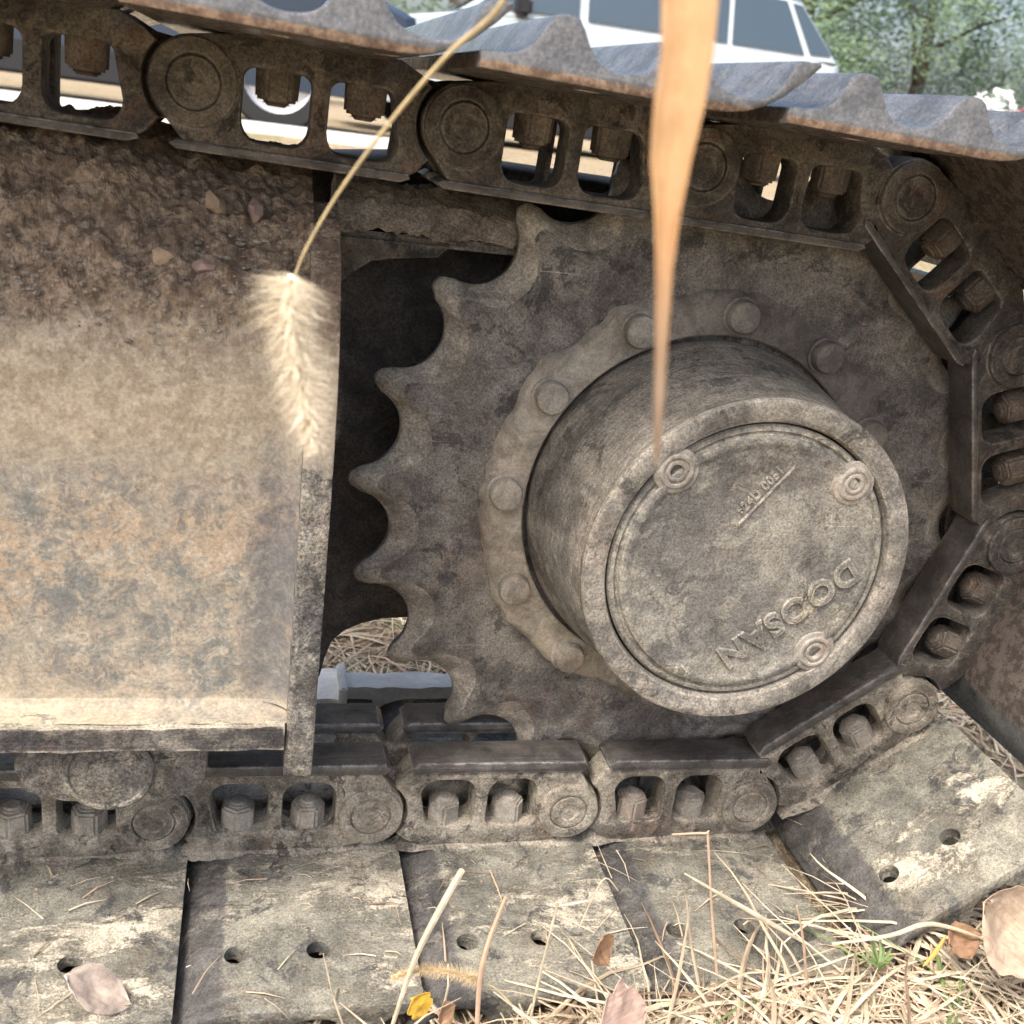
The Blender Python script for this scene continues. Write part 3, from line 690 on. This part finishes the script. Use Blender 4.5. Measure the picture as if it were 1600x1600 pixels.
for i in range(560):      # standing dry stems rising in front of the shoes
    x = random.uniform(-.26, .34)+.0; y = -.285-random.random()*.07
    h = random.uniform(.03, .075)*(.7+.6*max(0, min(1, (x+.2)/.3)))
    d = Vector((random.uniform(-.5, .5), random.uniform(-.35, .1), 1)); specs.append((bent(Vector((x, y, GZ)), d, h, .08, .16), random.uniform(.0005, .0012), random.choice((0, 0, 1, 2))))
link_obj('straw_cover', blades(specs), kind='stuff', label='dry pale straw and dead grass covering the ground in front of the track')
specs = []
for i in range(11000):
    y = .2+2.6*random.random()**1.6; x = random.uniform(-1.1-.3*y, 1.3+.6*y)
    a = random.random()*6.283; d = Vector((cos(a), sin(a), .2)); specs.append((bent(Vector((x, y, ground_z(x, y)+.004)), d, random.uniform(.05, .16), .13, .25, 4), random.uniform(.0009, .0022), pick()))
for i in range(1500):
    x = random.uniform(.2, 1.3); y = random.uniform(-.3, .25); a = random.random()*6.283
    if x < .55 and y > -.27 and y < .22 and x < .3: continue
    specs.append((bent(Vector((x, y, ground_z(x, y)+.004)), Vector((cos(a), sin(a), .2)), random.uniform(.05, .14), .13, .25, 4), random.uniform(.0009, .002), pick()))
link_obj('straw_litter', blades(specs), kind='stuff', label='pale trampled straw on the ground behind the track')

def stalk(name, label, cat, pix, rads, mat, Y=-.30, seg=7, sub=4, **kw):
    pts = [atY(u, v, Y if not isinstance(Y, (list, tuple)) else Y[i]) for i, (u, v) in enumerate(pix)]
    fine = []
    for i in range(len(pts)-1):
        for k in range(sub):
            t = k/sub; P0, P1, P2, P3 = pts[max(0, i-1)], pts[i], pts[i+1], pts[min(len(pts)-1, i+2)]
            fine.append(.5*((2*P1)+(-P0+P2)*t+(2*P0-5*P1+4*P2-P3)*t*t+(-P0+3*P1-3*P2+P3)*t**3))
    fine.append(pts[-1]); n = len(rads)-1
    rf = lambda t: rads[min(int(t*n), n-1)]*(1-(t*n-min(int(t*n), n-1)))+rads[min(int(t*n), n-1)+1]*(t*n-min(int(t*n), n-1))
    return link_obj(name, tube(fine, rf, mat, seg), None, label=label, category=cat, **kw)
SY = -.29
stalk('straw_stalk', 'thick pale cut straw stalk leaning across the second bottom shoe', 'straw stalk', [(612, 1606), (648, 1500), (688, 1420), (722, 1360)], [.0016, .0022, .0026, .0024], STR[0], SY)
stalk('straw_stalk', 'reddish forked dry stem standing right of the thick pale stalk', 'straw stalk', [(745, 1612), (750, 1530), (764, 1470), (790, 1402)], [.0018, .0022, .0018, .0012], STR[2], SY)
stalk('straw_stalk', 'thin kinked straw stem bent sharply to the right above the grass', 'straw stalk', [(825, 1612), (842, 1530), (870, 1418), (872, 1416), (918, 1408)], [.0009, .0011, .001, .001, .0008], STR[0], SY)
stalk('straw_stalk', 'tall dry stem standing in front of the shoe under the sprocket', 'straw stalk', [(1120, 1520), (1112, 1420), (1106, 1310), (1102, 1302), (1050, 1304)], [.0012, .001, .0009, .0008, .0007], STR[2], [SY, SY, SY, SY, SY])
stalk('straw_stalk', 'long pale blade sloping down right across the rightmost bottom shoe', 'straw stalk', [(1070, 1365), (1130, 1400), (1200, 1440), (1260, 1475)], [.0006, .0016, .0022, .0008], STR[0], SY)
stalk('straw_stalk', 'thin reddish stem right of the tall dry stem', 'straw stalk', [(1262, 1560), (1255, 1470), (1245, 1415)], [.0012, .0011, .0006], STR[2], SY)
stalk('straw_stalk', 'curved straw stem lying along the foot of the tilted shoe', 'straw stalk', [(1300, 1475), (1390, 1462), (1440, 1445), (1480, 1448), (1545, 1470)], [.001, .0018, .002, .0018, .001], STR[0], SY)
stalk('straw_stalk', 'orange dry blade pointing down at the lower right', 'straw stalk', [(1478, 1462), (1460, 1490), (1442, 1510)], [.0008, .0022, .0005], plain('straw orange', (.62, .36, .1, 1), .7), SY-.01)
stalk('straw_stalk', 'thin leaning straw in front of the left half of the bottom shoes', 'straw stalk', [(540, 1612), (522, 1560), (505, 1490)], [.0009, .0008, .0004], STR[0], SY)
stalk('straw_stalk', 'pair tip of thin straw crossing the third bottom shoe', 'straw stalk', [(905, 1450), (925, 1405), (946, 1372), (966, 1392)], [.0005, .0006, .0006, .0004], STR[0], SY)

def shoe_dirt():
    bm = bmesh.new(); zz = pin_at(4).z-.0385
    for i in range(1500):
        x = random.uniform(-.66, .12); y = -.082-.18*random.random()**2.6; r = .0005+.0016*random.random()**3
        if ((x-E.x) % PITCHL) < .078: continue
        if noise.noise(Vector((x*22, y*30, 3))) < -.05 and random.random() < .8: continue
        bmesh.ops.create_icosphere(bm, subdivisions=1, radius=r, matrix=Matrix.Translation((x, y, zz+r*.35)) @ Matrix.Diagonal((1+.7*random.random(), 1, .7, 1)))
    return bm_mesh(bm, M_crumb, sharp=20)
link_obj('dirt_crumbs', shoe_dirt(), kind='stuff', label='crumbs of dry mud scattered over the bottom shoes')
specs = []; zz = pin_at(4).z-.0372
for i in range(60):
    x = random.uniform(-.64, .11); y = random.uniform(-.262, -.09); a = random.random()*6.283; p = Vector((x, y, zz)); d = Vector((cos(a), sin(a), 0)); ln = random.uniform(.006, .045)*(1+max(0, x+.3)*1.5)
    specs.append(([p, p+d*ln*.5+Vector((0, 0, .002)), p+d*ln+Vector((.003*sin(i), 0, 0))], random.uniform(.0003, .0009), random.choice((0, 0, 1, 2, 4))))
link_obj('straw_chaff', blades(specs), kind='stuff', label='short bits of straw lying on the bottom shoes')

# dead leaves
def leaf_mesh(L, W, mat, lobes=0, curl=.3, seed=0, fold=.25):
    bm = bmesh.new(); N, K = 26, 6; g = []
    for i in range(N+1):
        t = i/N; half = W/2*(sin(pi*t**.85)**.8)*(1+(.35*abs(sin(lobes*pi*t)) if lobes else 0)*(1 if lobes else 0)+.12*noise.noise(Vector((t*9, seed, 0))))
        row = []
        for k in range(-K, K+1):
            s = k/K; x = (t-.5)*L; y = half*s; z = curl*L*((t-.5)**2)+fold*abs(y)+.05*L*noise.noise(Vector((t*3, s*2, seed)))+.02*L*noise.noise(Vector((t*11, s*6, seed)))
            row.append(bm.verts.new((x, y, z)))
        g.append(row)
    for i in range(N):
        for k in range(2*K): bm.faces.new((g[i][k], g[i][k+1], g[i+1][k+1], g[i+1][k]))
    bmesh.ops.remove_doubles(bm, verts=bm.verts[:], dist=1e-6)
    r = bmesh.ops.solidify(bm, geom=bm.faces[:], thickness=.0005)
    return bm_mesh(bm, mat, sharp=60)
def leaf_mat(name, col, vein):
    q = NB(name); n = q.noise(q.pos(), 45, 7, .7); n2 = q.noise(q.pos(obj=True, scale=(40, 260, 40)), 1, 4, .6)
    c = q.mix(q.sm(n, .35, .65), col, [x*.6 for x in col[:3]]+[1]); c = q.mix(q.sm(n2, .5, .65, 0, .5), c, vein)
    q.lk(c, q.b.inputs['Base Color']); q.b.inputs['Roughness'].default_value = .75; q.bump(n2, .0012); return q.m
LB = leaf_mat('brown leaf', (.42, .25, .14, 1), (.2, .1, .05, 1)); LP = leaf_mat('pinkish leaf', (.58, .41, .33, 1), (.4, .25, .18, 1)); LY = leaf_mat('yellow leaf', (.62, .38, .04, 1), (.4, .25, .05, 1))
LT = leaf_mat('tan leaf', (.55, .41, .29, 1), (.3, .19, .11, 1)); LG = leaf_mat('grey tan leaf', (.60, .49, .40, 1), (.42, .33, .26, 1))
def put_leaf(label, u, v, Y, L, W, mat, rot, **kw):
    o = link_obj('dry_leaf', leaf_mesh(L, W, mat, **kw), None, atY(u, v, Y), label=label, category='leaf', group='fallen dry leaves'); o.rotation_euler = rot; return o
put_leaf('large curled brown leaf at the right edge below the tilted shoe', 1580, 1455, -.325, .105, .07, LT, (R(60), R(35), R(-10)), curl=.5, seed=3)
put_leaf('brown crumpled leaf tucked under the large curled leaf at right', 1500, 1470, -.29, .05, .03, LB, (R(40), R(10), R(20)), curl=.4, seed=5)
put_leaf('pale pink fallen leaf at the bottom edge right of centre', 968, 1592, -.335, .052, .045, LP, (R(60), R(5), R(30)), lobes=3, seed=7)
put_leaf('small yellow leaf in the grass at the bottom left of centre', 655, 1570, -.29, .022, .018, LY, (R(65), R(60), 0), seed=9, lobes=2)
put_leaf('small brown leaf standing against the shoe left of centre', 938, 1482, -.28, .034, .026, LB, (R(70), R(70), R(15)), curl=.6, seed=11)
put_leaf('greyish tan leaf flat on the whitish shoe at lower left', 152, 1550, -.25, .060, .034, LG, (R(28), R(42), R(10)), curl=.15, seed=13)
put_leaf('light brown leaf at the lower left end of the curled leaf', 1420, 1592, -.33, .035, .025, LP, (R(50), R(20), R(60)), seed=15)
put_leaf('dark brown leaf in the grass right of the yellow leaf', 695, 1582, -.29, .02, .02, LB, (R(70), R(0), R(40)), seed=17)
# weeds
for (u, v, lb) in ((1372, 1495, 'small green weed with narrow leaves at the foot of the tilted shoe'), (1520, 1560, 'tiny green weed in straw near the lower right corner')):
    sp = []; p = atY(u, v+18, -.30)
    for k in range(16):
        a = random.random()*6.283; sp.append((bent(p, Vector((cos(a)*.8, sin(a)*.5, 1.1)), random.uniform(.012, .028), .2, .2, 4), .0022, 3))
    link_obj('green_weed', blades(sp), None, label=lb, category='weed')

# foxtail seed heads
def foxtail(label, stem_pts, head_pts, rad, brl, mat_b, mat_s, n=2600, stem_r=(.0012, .0005), asym=None):
    t = thing('foxtail_grass', label, 'grass', (0, 0, 0), 'foxtail grass seed heads')
    def cr(pts, m=10):
        fine = []
        for i in range(len(pts)-1):
            for k in range(m):
                s = k/m; P0, P1, P2, P3 = pts[max(0, i-1)], pts[i], pts[i+1], pts[min(len(pts)-1, i+2)]
                fine.append(.5*((2*P1)+(-P0+P2)*s+(2*P0-5*P1+4*P2-P3)*s*s+(-P0+3*P1-3*P2+P3)*s**3))
        return fine+[pts[-1]]
    if stem_pts:
        sp = cr(stem_pts); link_obj('stem', tube(sp, lambda q: stem_r[0]*(1-q)+stem_r[1]*q, mat_s, 8), t)
    hp = cr(head_pts, 14); link_obj('seed_core', tube(hp, lambda q: rad*.35*(1.1-.5*q), mat_s, 8), t)
    V, F = [], []
    for i in range(n):
        f = random.random(); k = f*(len(hp)-1); j = min(int(k), len(hp)-2); p = hp[j].lerp(hp[j+1], k-j); ax = (hp[j+1]-hp[j]).normalized()
        o = ax.orthogonal().normalized(); o.rotate(Matrix.Rotation(random.random()*6.283, 3, ax)); d = (o+ax*random.uniform(-.18, .38)).normalized()
        ln = brl*(.55+.55*random.random())*(1-.45*f)*(min(1, .55+f*6))*(1-.4*max(0, (f-.85)/.15)); b = len(V); wv = d.cross(ax).normalized()*.00012
        p2 = p+d*ln*.55; p3 = p+(d+ax*.15).normalized()*ln; p2 += Vector((random.uniform(-1, 1), random.uniform(-1, 1), random.uniform(-1, 1)))*.0003
        up = wv.cross(d).normalized()*.00012
        V += [p+wv, p+up, p-wv, p2+wv*.8, p2+up*.8, p2-wv*.8, p3]
        F += [(b, b+1, b+4, b+3), (b+1, b+2, b+5, b+4), (b+2, b, b+3, b+5), (b+3, b+4, b+6), (b+4, b+5, b+6), (b+5, b+3, b+6)]
    me = bpy.data.meshes.new('bristles'); me.from_pydata([tuple(v) for v in V], [], F); finish(me, mat_b, None)
    link_obj('bristles', me, t, kind='stuff')
    V = bmesh.new()
    for i in range(420):
        f = random.random(); k = f*(len(hp)-1); j = min(int(k), len(hp)-2); p = hp[j].lerp(hp[j+1], k-j); ax = (hp[j+1]-hp[j]).normalized()
        o = ax.orthogonal().normalized(); o.rotate(Matrix.Rotation(random.random()*6.283, 3, ax))
        mt = Matrix.Translation(p+o*rad*.5*(1.1-.5*f)) @ (o+ax).to_track_quat('Z', 'Y').to_matrix().to_4x4() @ Matrix.Diagonal((.0006, .0006, .0014, 1))
        bmesh.ops.create_icosphere(V, subdivisions=1, radius=1, matrix=mt)
    link_obj('seeds', bm_mesh(V, mat_b), t, kind='stuff'); return t
def bristle_mat():
    q = NB('cream bristles'); q.b.inputs['Base Color'].default_value = (.86, .78, .62, 1); q.b.inputs['Roughness'].default_value = .7
    q.b.inputs['Transmission Weight'].default_value = 0; return q.m
MB_ = bristle_mat(); MS_ = plain('dry stem', (.50, .40, .22, 1), .6, var=.2, scale=80)
D0 = .475
stem = [atD(900, -330, .39), atD(850, -150, .40), atD(784, 5, .415), atD(700, 85, .43), atD(610, 190, .445), atD(530, 300, .46), atD(480, 385, .47), atD(459, 436, D0)]
head = [atD(459, 432, D0), atD(451, 470, D0), atD(455, 520, D0), atD(466, 580, D0), atD(478, 640, D0), atD(492, 705, D0)]
foxtail('fluffy cream foxtail seed head hanging on a long thin arching stem in front of the frame', stem, head, .0036, .0255, MB_, MS_, 1900)
hd = [atY(u, v, -.285) for u, v in ((752, 1534), (700, 1518), (650, 1516), (612, 1528))]
foxtail('fuzzy tan foxtail head lying on the edge of the second bottom shoe', [atY(800, 1570, -.29), atY(775, 1545, -.288), hd[0]], hd, .003, .010, plain('tan bristles', (.6, .47, .28, 1), .7), MS_, 1500, (.0007, .0005))

# orange dry blade hanging close to the lens
def blade():
    cpx = [(1085, -420, 46, .33), (1080, -180, 44, .32), (1078, -10, 40, .312), (1074, 80, 37, .308), (1060, 170, 36, .305), (1048, 250, 30, .304), (1043, 330, 20, .303), (1038, 420, 13, .303), (1034, 520, 10, .303), (1030, 620, 8, .304), (1025, 722, 3, .305)]
    bm = bmesh.new(); g = []; fine = []
    for i in range(len(cpx)-1):
        for k in range(6): fine.append(tuple(a+(b-a)*k/6 for a, b in zip(cpx[i], cpx[i+1])))
    fine.append(cpx[-1])
    for j, (u, v, w_, d) in enumerate(fine):
        p = atD(u, v, d); side = (atD(u+100, v+6, d)-p).normalized(); n = (CAM-p).normalized(); hw = w_/FPX*d
        row = []
        for k in range(-5, 6):
            s = k/5; row.append(bm.verts.new(p+side*hw*s+n*(-hw*.35*(1-s*s)+.0004*sin(s*14)+.0006*noise.noise(Vector((v*.02, s*2, 0))))))
        g.append(row)
    for i in range(len(g)-1):
        for k in range(10): bm.faces.new((g[i][k], g[i+1][k], g[i+1][k+1], g[i][k+1]))
    bmesh.ops.solidify(bm, geom=bm.faces[:], thickness=.0004)
    q = NB('orange dry blade'); bq = q.node('ShaderNodeMix', data_type='RGBA'); n = q.noise(q.pos(scale=(1800, 1800, 25)), 1, 4, .6)
    q.lk(q.mix(q.sm(n, .3, .7), (.66, .43, .22, 1), (.78, .58, .35, 1)), bq.inputs[6]); bz = q.node('ShaderNodeSeparateXYZ'); q.lk(q.pos(), bz.inputs[0]); q.lk(q.sm(bz.outputs[2], .30, .245), bq.inputs[0]); bq.inputs[7].default_value = (.52, .46, .39, 1); q.lk(bq.outputs[2], q.b.inputs['Base Color']); q.b.inputs['Roughness'].default_value = .6
    tr = q.node('ShaderNodeBsdfTranslucent'); tr.inputs[0].default_value = (.9, .62, .33, 1); mx = q.node('ShaderNodeMixShader'); mx.inputs[0].default_value = .35
    q.lk(q.b.outputs[0], mx.inputs[1]); q.lk(tr.outputs[0], mx.inputs[2]); q.lk(mx.outputs[0], q.n['Material Output'].inputs[0])
    return bm_mesh(bm, q.m, sharp=60)
link_obj('dry_grass_blade', blade(), None, label='broad orange dry grass blade hanging down from the top with a long thin tip', category='grass blade')

# ------------------------------------------------------------------ parked cars
GLASS = plain('car glass', (.05, .075, .095, 1), .06, 0, **{'Specular IOR Level': .9}); TYRE = plain('tyre rubber', (.02, .02, .022, 1), .8); RIM = plain('alloy', (.62, .64, .67, 1), .35, .5)
TRIM = plain('black trim', (.015, .015, .018, 1), .6); LAMP = plain('red lamp lens', (.35, .02, .02, 1), .2)
def car(label, paint, X0, Yc, Zg, L=4.5, H=1.56, W=1.8, flip=1, belt=1.02, group='cars parked behind the machine'):
    t = thing('parked_car', label, 'car', (X0, Yc, Zg), group); t.scale = (flip, 1, 1)
    h = L/2
    # body lofted from side sections: lower body and a cabin that leans inwards
    low = [(-h, .35), (-h-.03, .55), (-h+.02, .78), (-h+.35, .90), (-h+1.15, belt-.02), (-h+2.2, belt), (h-.35, belt+.03), (h-.04, belt-.02), (h+.02, .7), (h, .38), (h-.45, .27), (-h+.4, .25)]
    def loft(pr, w0, zlow, zhigh, tw, mat, bev=.05):
        bm = bmesh.new(); n = len(pr); rows = []
        for s in (-1, -.93, .93, 1):
            row = []
            for x, z in pr:
                k = (z-zlow)/(zhigh-zlow); hw = w0/2-tw*max(0, k); yy = s*hw; sc = .97 if abs(s) == 1 else 1
                row.append(bm.verts.new((x*sc, yy, zlow+(z-zlow)*(.97 if abs(s) == 1 else 1))))
            rows.append(row)
        for a, b in zip(rows, rows[1:]):
            for k in range(n): bm.faces.new((a[k], b[k], b[(k+1) % n], a[(k+1) % n]))
        bm.faces.new(rows[0]); bm.faces.new(rows[-1][::-1]); return bm_mesh(bm, mat, sharp=30)
    link_obj('body', loft(low, W, .3, belt, .04, paint), t)
    cab = [(-h+1.0, belt-.03), (-h+1.75, H-.06), (-h+2.1, H), (h-.9, H-.01), (h-.45, H-.08), (h-.06, belt)]
    link_obj('roof', loft(cab, W-.1, belt, H, .17, paint), t)
    def side_glass(pts, nm='side_window'):
        bm = bmesh.new()
        v = []
        for x, z in pts: k = (z-belt)/(H-belt); v.append(bm.verts.new((x, -(W-.1)/2+.17*k-.012+.01, z)))
        bm.faces.new(v); r = bmesh.ops.extrude_face_region(bm, geom=bm.faces[:])
        for e in r['geom']:
            if isinstance(e, bmesh.types.BMVert): e.co.y -= .012
        link_obj(nm, bm_mesh(bm, GLASS, sharp=None), t)
    z0, z1 = belt+.03, H-.09
    side_glass([(-h+1.15, z0), (-h+1.72, z1), (-h+2.02, z1+.02), (-h+2.02, z0)]); side_glass([(-h+2.10, z0), (-h+2.10, z1+.02), (-h+2.95, z1+.02), (-h+2.95, z0)])
    side_glass([(-h+3.02, z0), (-h+3.02, z1+.02), (-h+3.38, z1+.01), (-h+3.38, z0)]); side_glass([(-h+3.43, z0), (-h+3.43, z1+.01), (h-.62, z1), (h-.42, z0)]); side_glass([(h-.36, z0+.01), (h-.56, z1-.01), (h-.47, z1-.02), (h-.15, z0+.02)], 'rear_quarter_window')
    bm = bmesh.new()
    for y in (-1, 1): pass
    a = [(-h+1.02, .72), (-h+1.02, -.72), (-h+1.70, -.60), (-h+1.70, .60)]; vs = [bm.verts.new((x-.02, y, z)) for (x, y), z in zip(a, (belt+.02, belt+.02, H-.1, H-.1))]; bm.faces.new(vs)
    link_obj('windscreen', bm_mesh(bm, GLASS, sharp=None), t)
    bm = bmesh.new(); a = [(h-.05, .7), (h-.05, -.7), (h-.43, -.6), (h-.43, .6)]; vs = [bm.verts.new((x+.02, y, z)) for (x, y), z in zip(a, (belt+.04, belt+.04, H-.12, H-.12))]; bm.faces.new(vs)
    link_obj('rear_window', bm_mesh(bm, GLASS, sharp=None), t)
    for sx in (-h+.85, h-.85):
        for sy in (-1, 1):
            wm = lathe([(0, sy*(W/2-.2)), (.32, sy*(W/2-.2)), (.33, sy*(W/2-.17)), (.33, sy*(W/2-.01)), (.31, sy*(W/2+.01)), (.22, sy*(W/2+.005))], TYRE, 32)
            wh = link_obj('wheel', wm, t, (sx, 0, .33))
            link_obj('rim', lathe([(.222, sy*(W/2+.004)), (.2, sy*(W/2-.02)), (.06, sy*(W/2-.01)), (.05, sy*(W/2+.004)), (0, sy*(W/2+.004))], RIM, 24), wh)
    link_obj('sill', box(-h+1.25, -W/2-.01, .15, h-1.25, W/2+.01, .36, TRIM, .02), t)
    for sy in (-1, 1): link_obj('mirror', box(-h+1.45, sy*(W/2)-.09, belt-.02, -h+1.58, sy*(W/2)+.09, belt+.13, TRIM, .03), t)
    link_obj('tail_lamp', box(h-.12, -W/2-.005, .62, h+.03, -W/2+.2, .78, LAMP, .02), t)
    return t
PW = plain('white car paint', (.48, .54, .57, 1), .22, **{'Coat Weight': .6}); PD = plain('dark blue car paint', (.02, .03, .05, 1), .25, **{'Coat Weight': .6}); M_kerb = plain('white kerb stone', (.72, .70, .66, 1), .8, var=.1, scale=6)
kb = link_obj('kerb', box(-6, 6.2, GZ+.33, .6, 6.32, GZ+.415, M_kerb, .015), None, label='low white kerb in front of the dark blue car at far left', category='kerb')
PR = plain('red car paint', (.5, .05, .03, 1), .25, **{'Coat Weight': .6})
zc = GZ+.36
car('white car with tinted side windows parked directly behind the track', PW, 2.44, 8.9+.75, zc, belt=1.07, H=1.61, L=4.55)
car('dark blue car with silver wheels glimpsed through the upper left link windows', PD, -1.75, 7.4, zc, flip=-1, L=4.6, belt=.95, H=1.5)
car('red car only just showing at the right edge under the trees', PR, 9.0, 9.6, zc, L=4.6, belt=1.03, H=1.44)

# ------------------------------------------------------------------ trees
def leafy(name, c1, c2):
    q = NB(name); n = q.noise(q.pos(), .9, 4, .6); oi = q.node('ShaderNodeNewGeometry').outputs['Random Per Island']
    q.lk(q.mix(q.mth('ADD', q.mth('MULTIPLY', n, .6), q.mth('MULTIPLY', oi, .5)), c1, c2), q.b.inputs['Base Color']); q.b.inputs['Roughness'].default_value = .6
    tr = q.node('ShaderNodeBsdfTranslucent'); tr.inputs[0].default_value = c2; mx = q.node('ShaderNodeMixShader'); mx.inputs[0].default_value = .35
    q.lk(q.b.outputs[0], mx.inputs[1]); q.lk(tr.outputs[0], mx.inputs[2]); q.lk(mx.outputs[0], q.n['Material Output'].inputs[0]); return q.m
LEAVES = [leafy('leaves mid green', (.10, .165, .105, 1), (.20, .29, .18, 1)), leafy('leaves grey green', (.10, .15, .12, 1), (.19, .27, .20, 1)), leafy('leaves light green', (.12, .19, .11, 1), (.24, .34, .20, 1))]
BARK = plain('bark', (.12, .09, .065, 1), .9, var=.3, scale=12, bump=.02)
def tree(label, x, y, h, rad, mi, n, seed, low=.15):
    rnd = random.Random(seed); t = thing('tree', label, 'tree', (x, y, zc), 'trees along the back')
    link_obj('trunk', tube([Vector((0, 0, -.1)), Vector((.1, 0, h*.3)), Vector((-.05, .1, h*.6)), Vector((0, 0, h*.85))], lambda q: .2*(1-q)+.03, BARK, 10), t)
    for k in range(6):
        a = rnd.random()*6.28; link_obj('limb', tube([Vector((0, 0, h*(.25+.08*k))), Vector((cos(a)*rad*.4, sin(a)*rad*.4, h*(.36+.08*k))), Vector((cos(a)*rad*.8, sin(a)*rad*.8, h*(.42+.08*k)))], lambda q: .07*(1-q)+.01, BARK, 6), t)
    cl = []
    for k in range(110):
        a = rnd.random()*6.28; zz = rnd.uniform(low, 1); rr = rad*math.sqrt(max(.05, 1-((zz-.5)/.62)**2))*rnd.uniform(.2, 1); cl.append((Vector((cos(a)*rr, sin(a)*rr, zz*h)), rnd.uniform(.35, .9)*rad*.38))
    V, F = [], []
    for i in range(n):
        c, r = cl[rnd.randrange(110)]; d = Vector((rnd.gauss(0, 1), rnd.gauss(0, 1), rnd.gauss(0, 1))); d = d.normalized()*r*(.5+.5*rnd.random()); p = c+d
        u = Vector((rnd.gauss(0, 1), rnd.gauss(0, 1), rnd.gauss(0, .6))).normalized(); v = u.orthogonal().normalized(); s = rnd.uniform(.035, .085); b = len(V)
        V += [p-u*s, p+v*s*.5, p+u*s, p-v*s*.5]; F.append((b, b+1, b+2, b+3))
    me = bpy.data.meshes.new('crown'); me.from_pydata([tuple(q) for q in V], [], F); finish(me, LEAVES[mi], None); link_obj('crown', me, t)
tl_ = ['light green tree just right of the white car', 'mid green tree behind the white car roof', 'grey green tree in the upper right background', 'light green tree at the upper right edge', 'tall green tree behind the windows of the white car', 'green tree far left beyond the top left corner', 'broad green tree behind the dark blue car']
for i, (x, y, h, rd, mi) in enumerate([(10.5, 22, 8, 3.6, 2), (3.0, 21, 9, 3.6, 0), (15.2, 25, 8.5, 4.2, 1), (19.5, 23, 7.5, 3.8, 2), (-2.5, 20, 9, 3.6, 1), (-14, 22, 9, 4, 0), (-8, 21, 8, 3.6, 2)]):
    tree(tl_[i], x, y, h, rd, mi, 42000 if i in (0, 2, 3) else 14000, 40+i, low=.0)
# low white flowering bush beside the red car
def bush(label, x, y, h, rad, mi, n, seed, flowers=0):
    rnd = random.Random(seed); t = thing('flowering_bush' if flowers else 'bush', label, 'bush', (x, y, zc)); V, F, MI = [], [], []
    for i in range(n):
        d = Vector((rnd.gauss(0, 1), rnd.gauss(0, 1), abs(rnd.gauss(0, 1)))).normalized(); p = Vector((d.x*rad, d.y*rad, d.z*h))*(.55+.45*rnd.random())*(1+.25*noise.noise(d*2+Vector((seed, 0, 0))))
        fl = flowers and rnd.random() < flowers and d.z > .2; u = Vector((rnd.gauss(0, 1), rnd.gauss(0, 1), rnd.gauss(0, .6))).normalized(); v = u.orthogonal().normalized(); s = rnd.uniform(.04, .08); b = len(V)
        V += [p-u*s, p+v*s*.5, p+u*s, p-v*s*.5]; F.append((b, b+1, b+2, b+3)); MI.append(1 if fl else 0)
    me = bpy.data.meshes.new('bush'); me.from_pydata([tuple(q) for q in V], [], F); me.polygons.foreach_set('material_index', MI); finish(me, [LEAVES[mi], plain('white petals', (.8, .8, .78, 1), .7)], None); link_obj('foliage', me, t)
p = atY(1555, 150, 12); bush('white flowering bush at the right edge above the red car', p.x, 12, p.z-zc+.05, .55, 1, 5000, 3, .75)
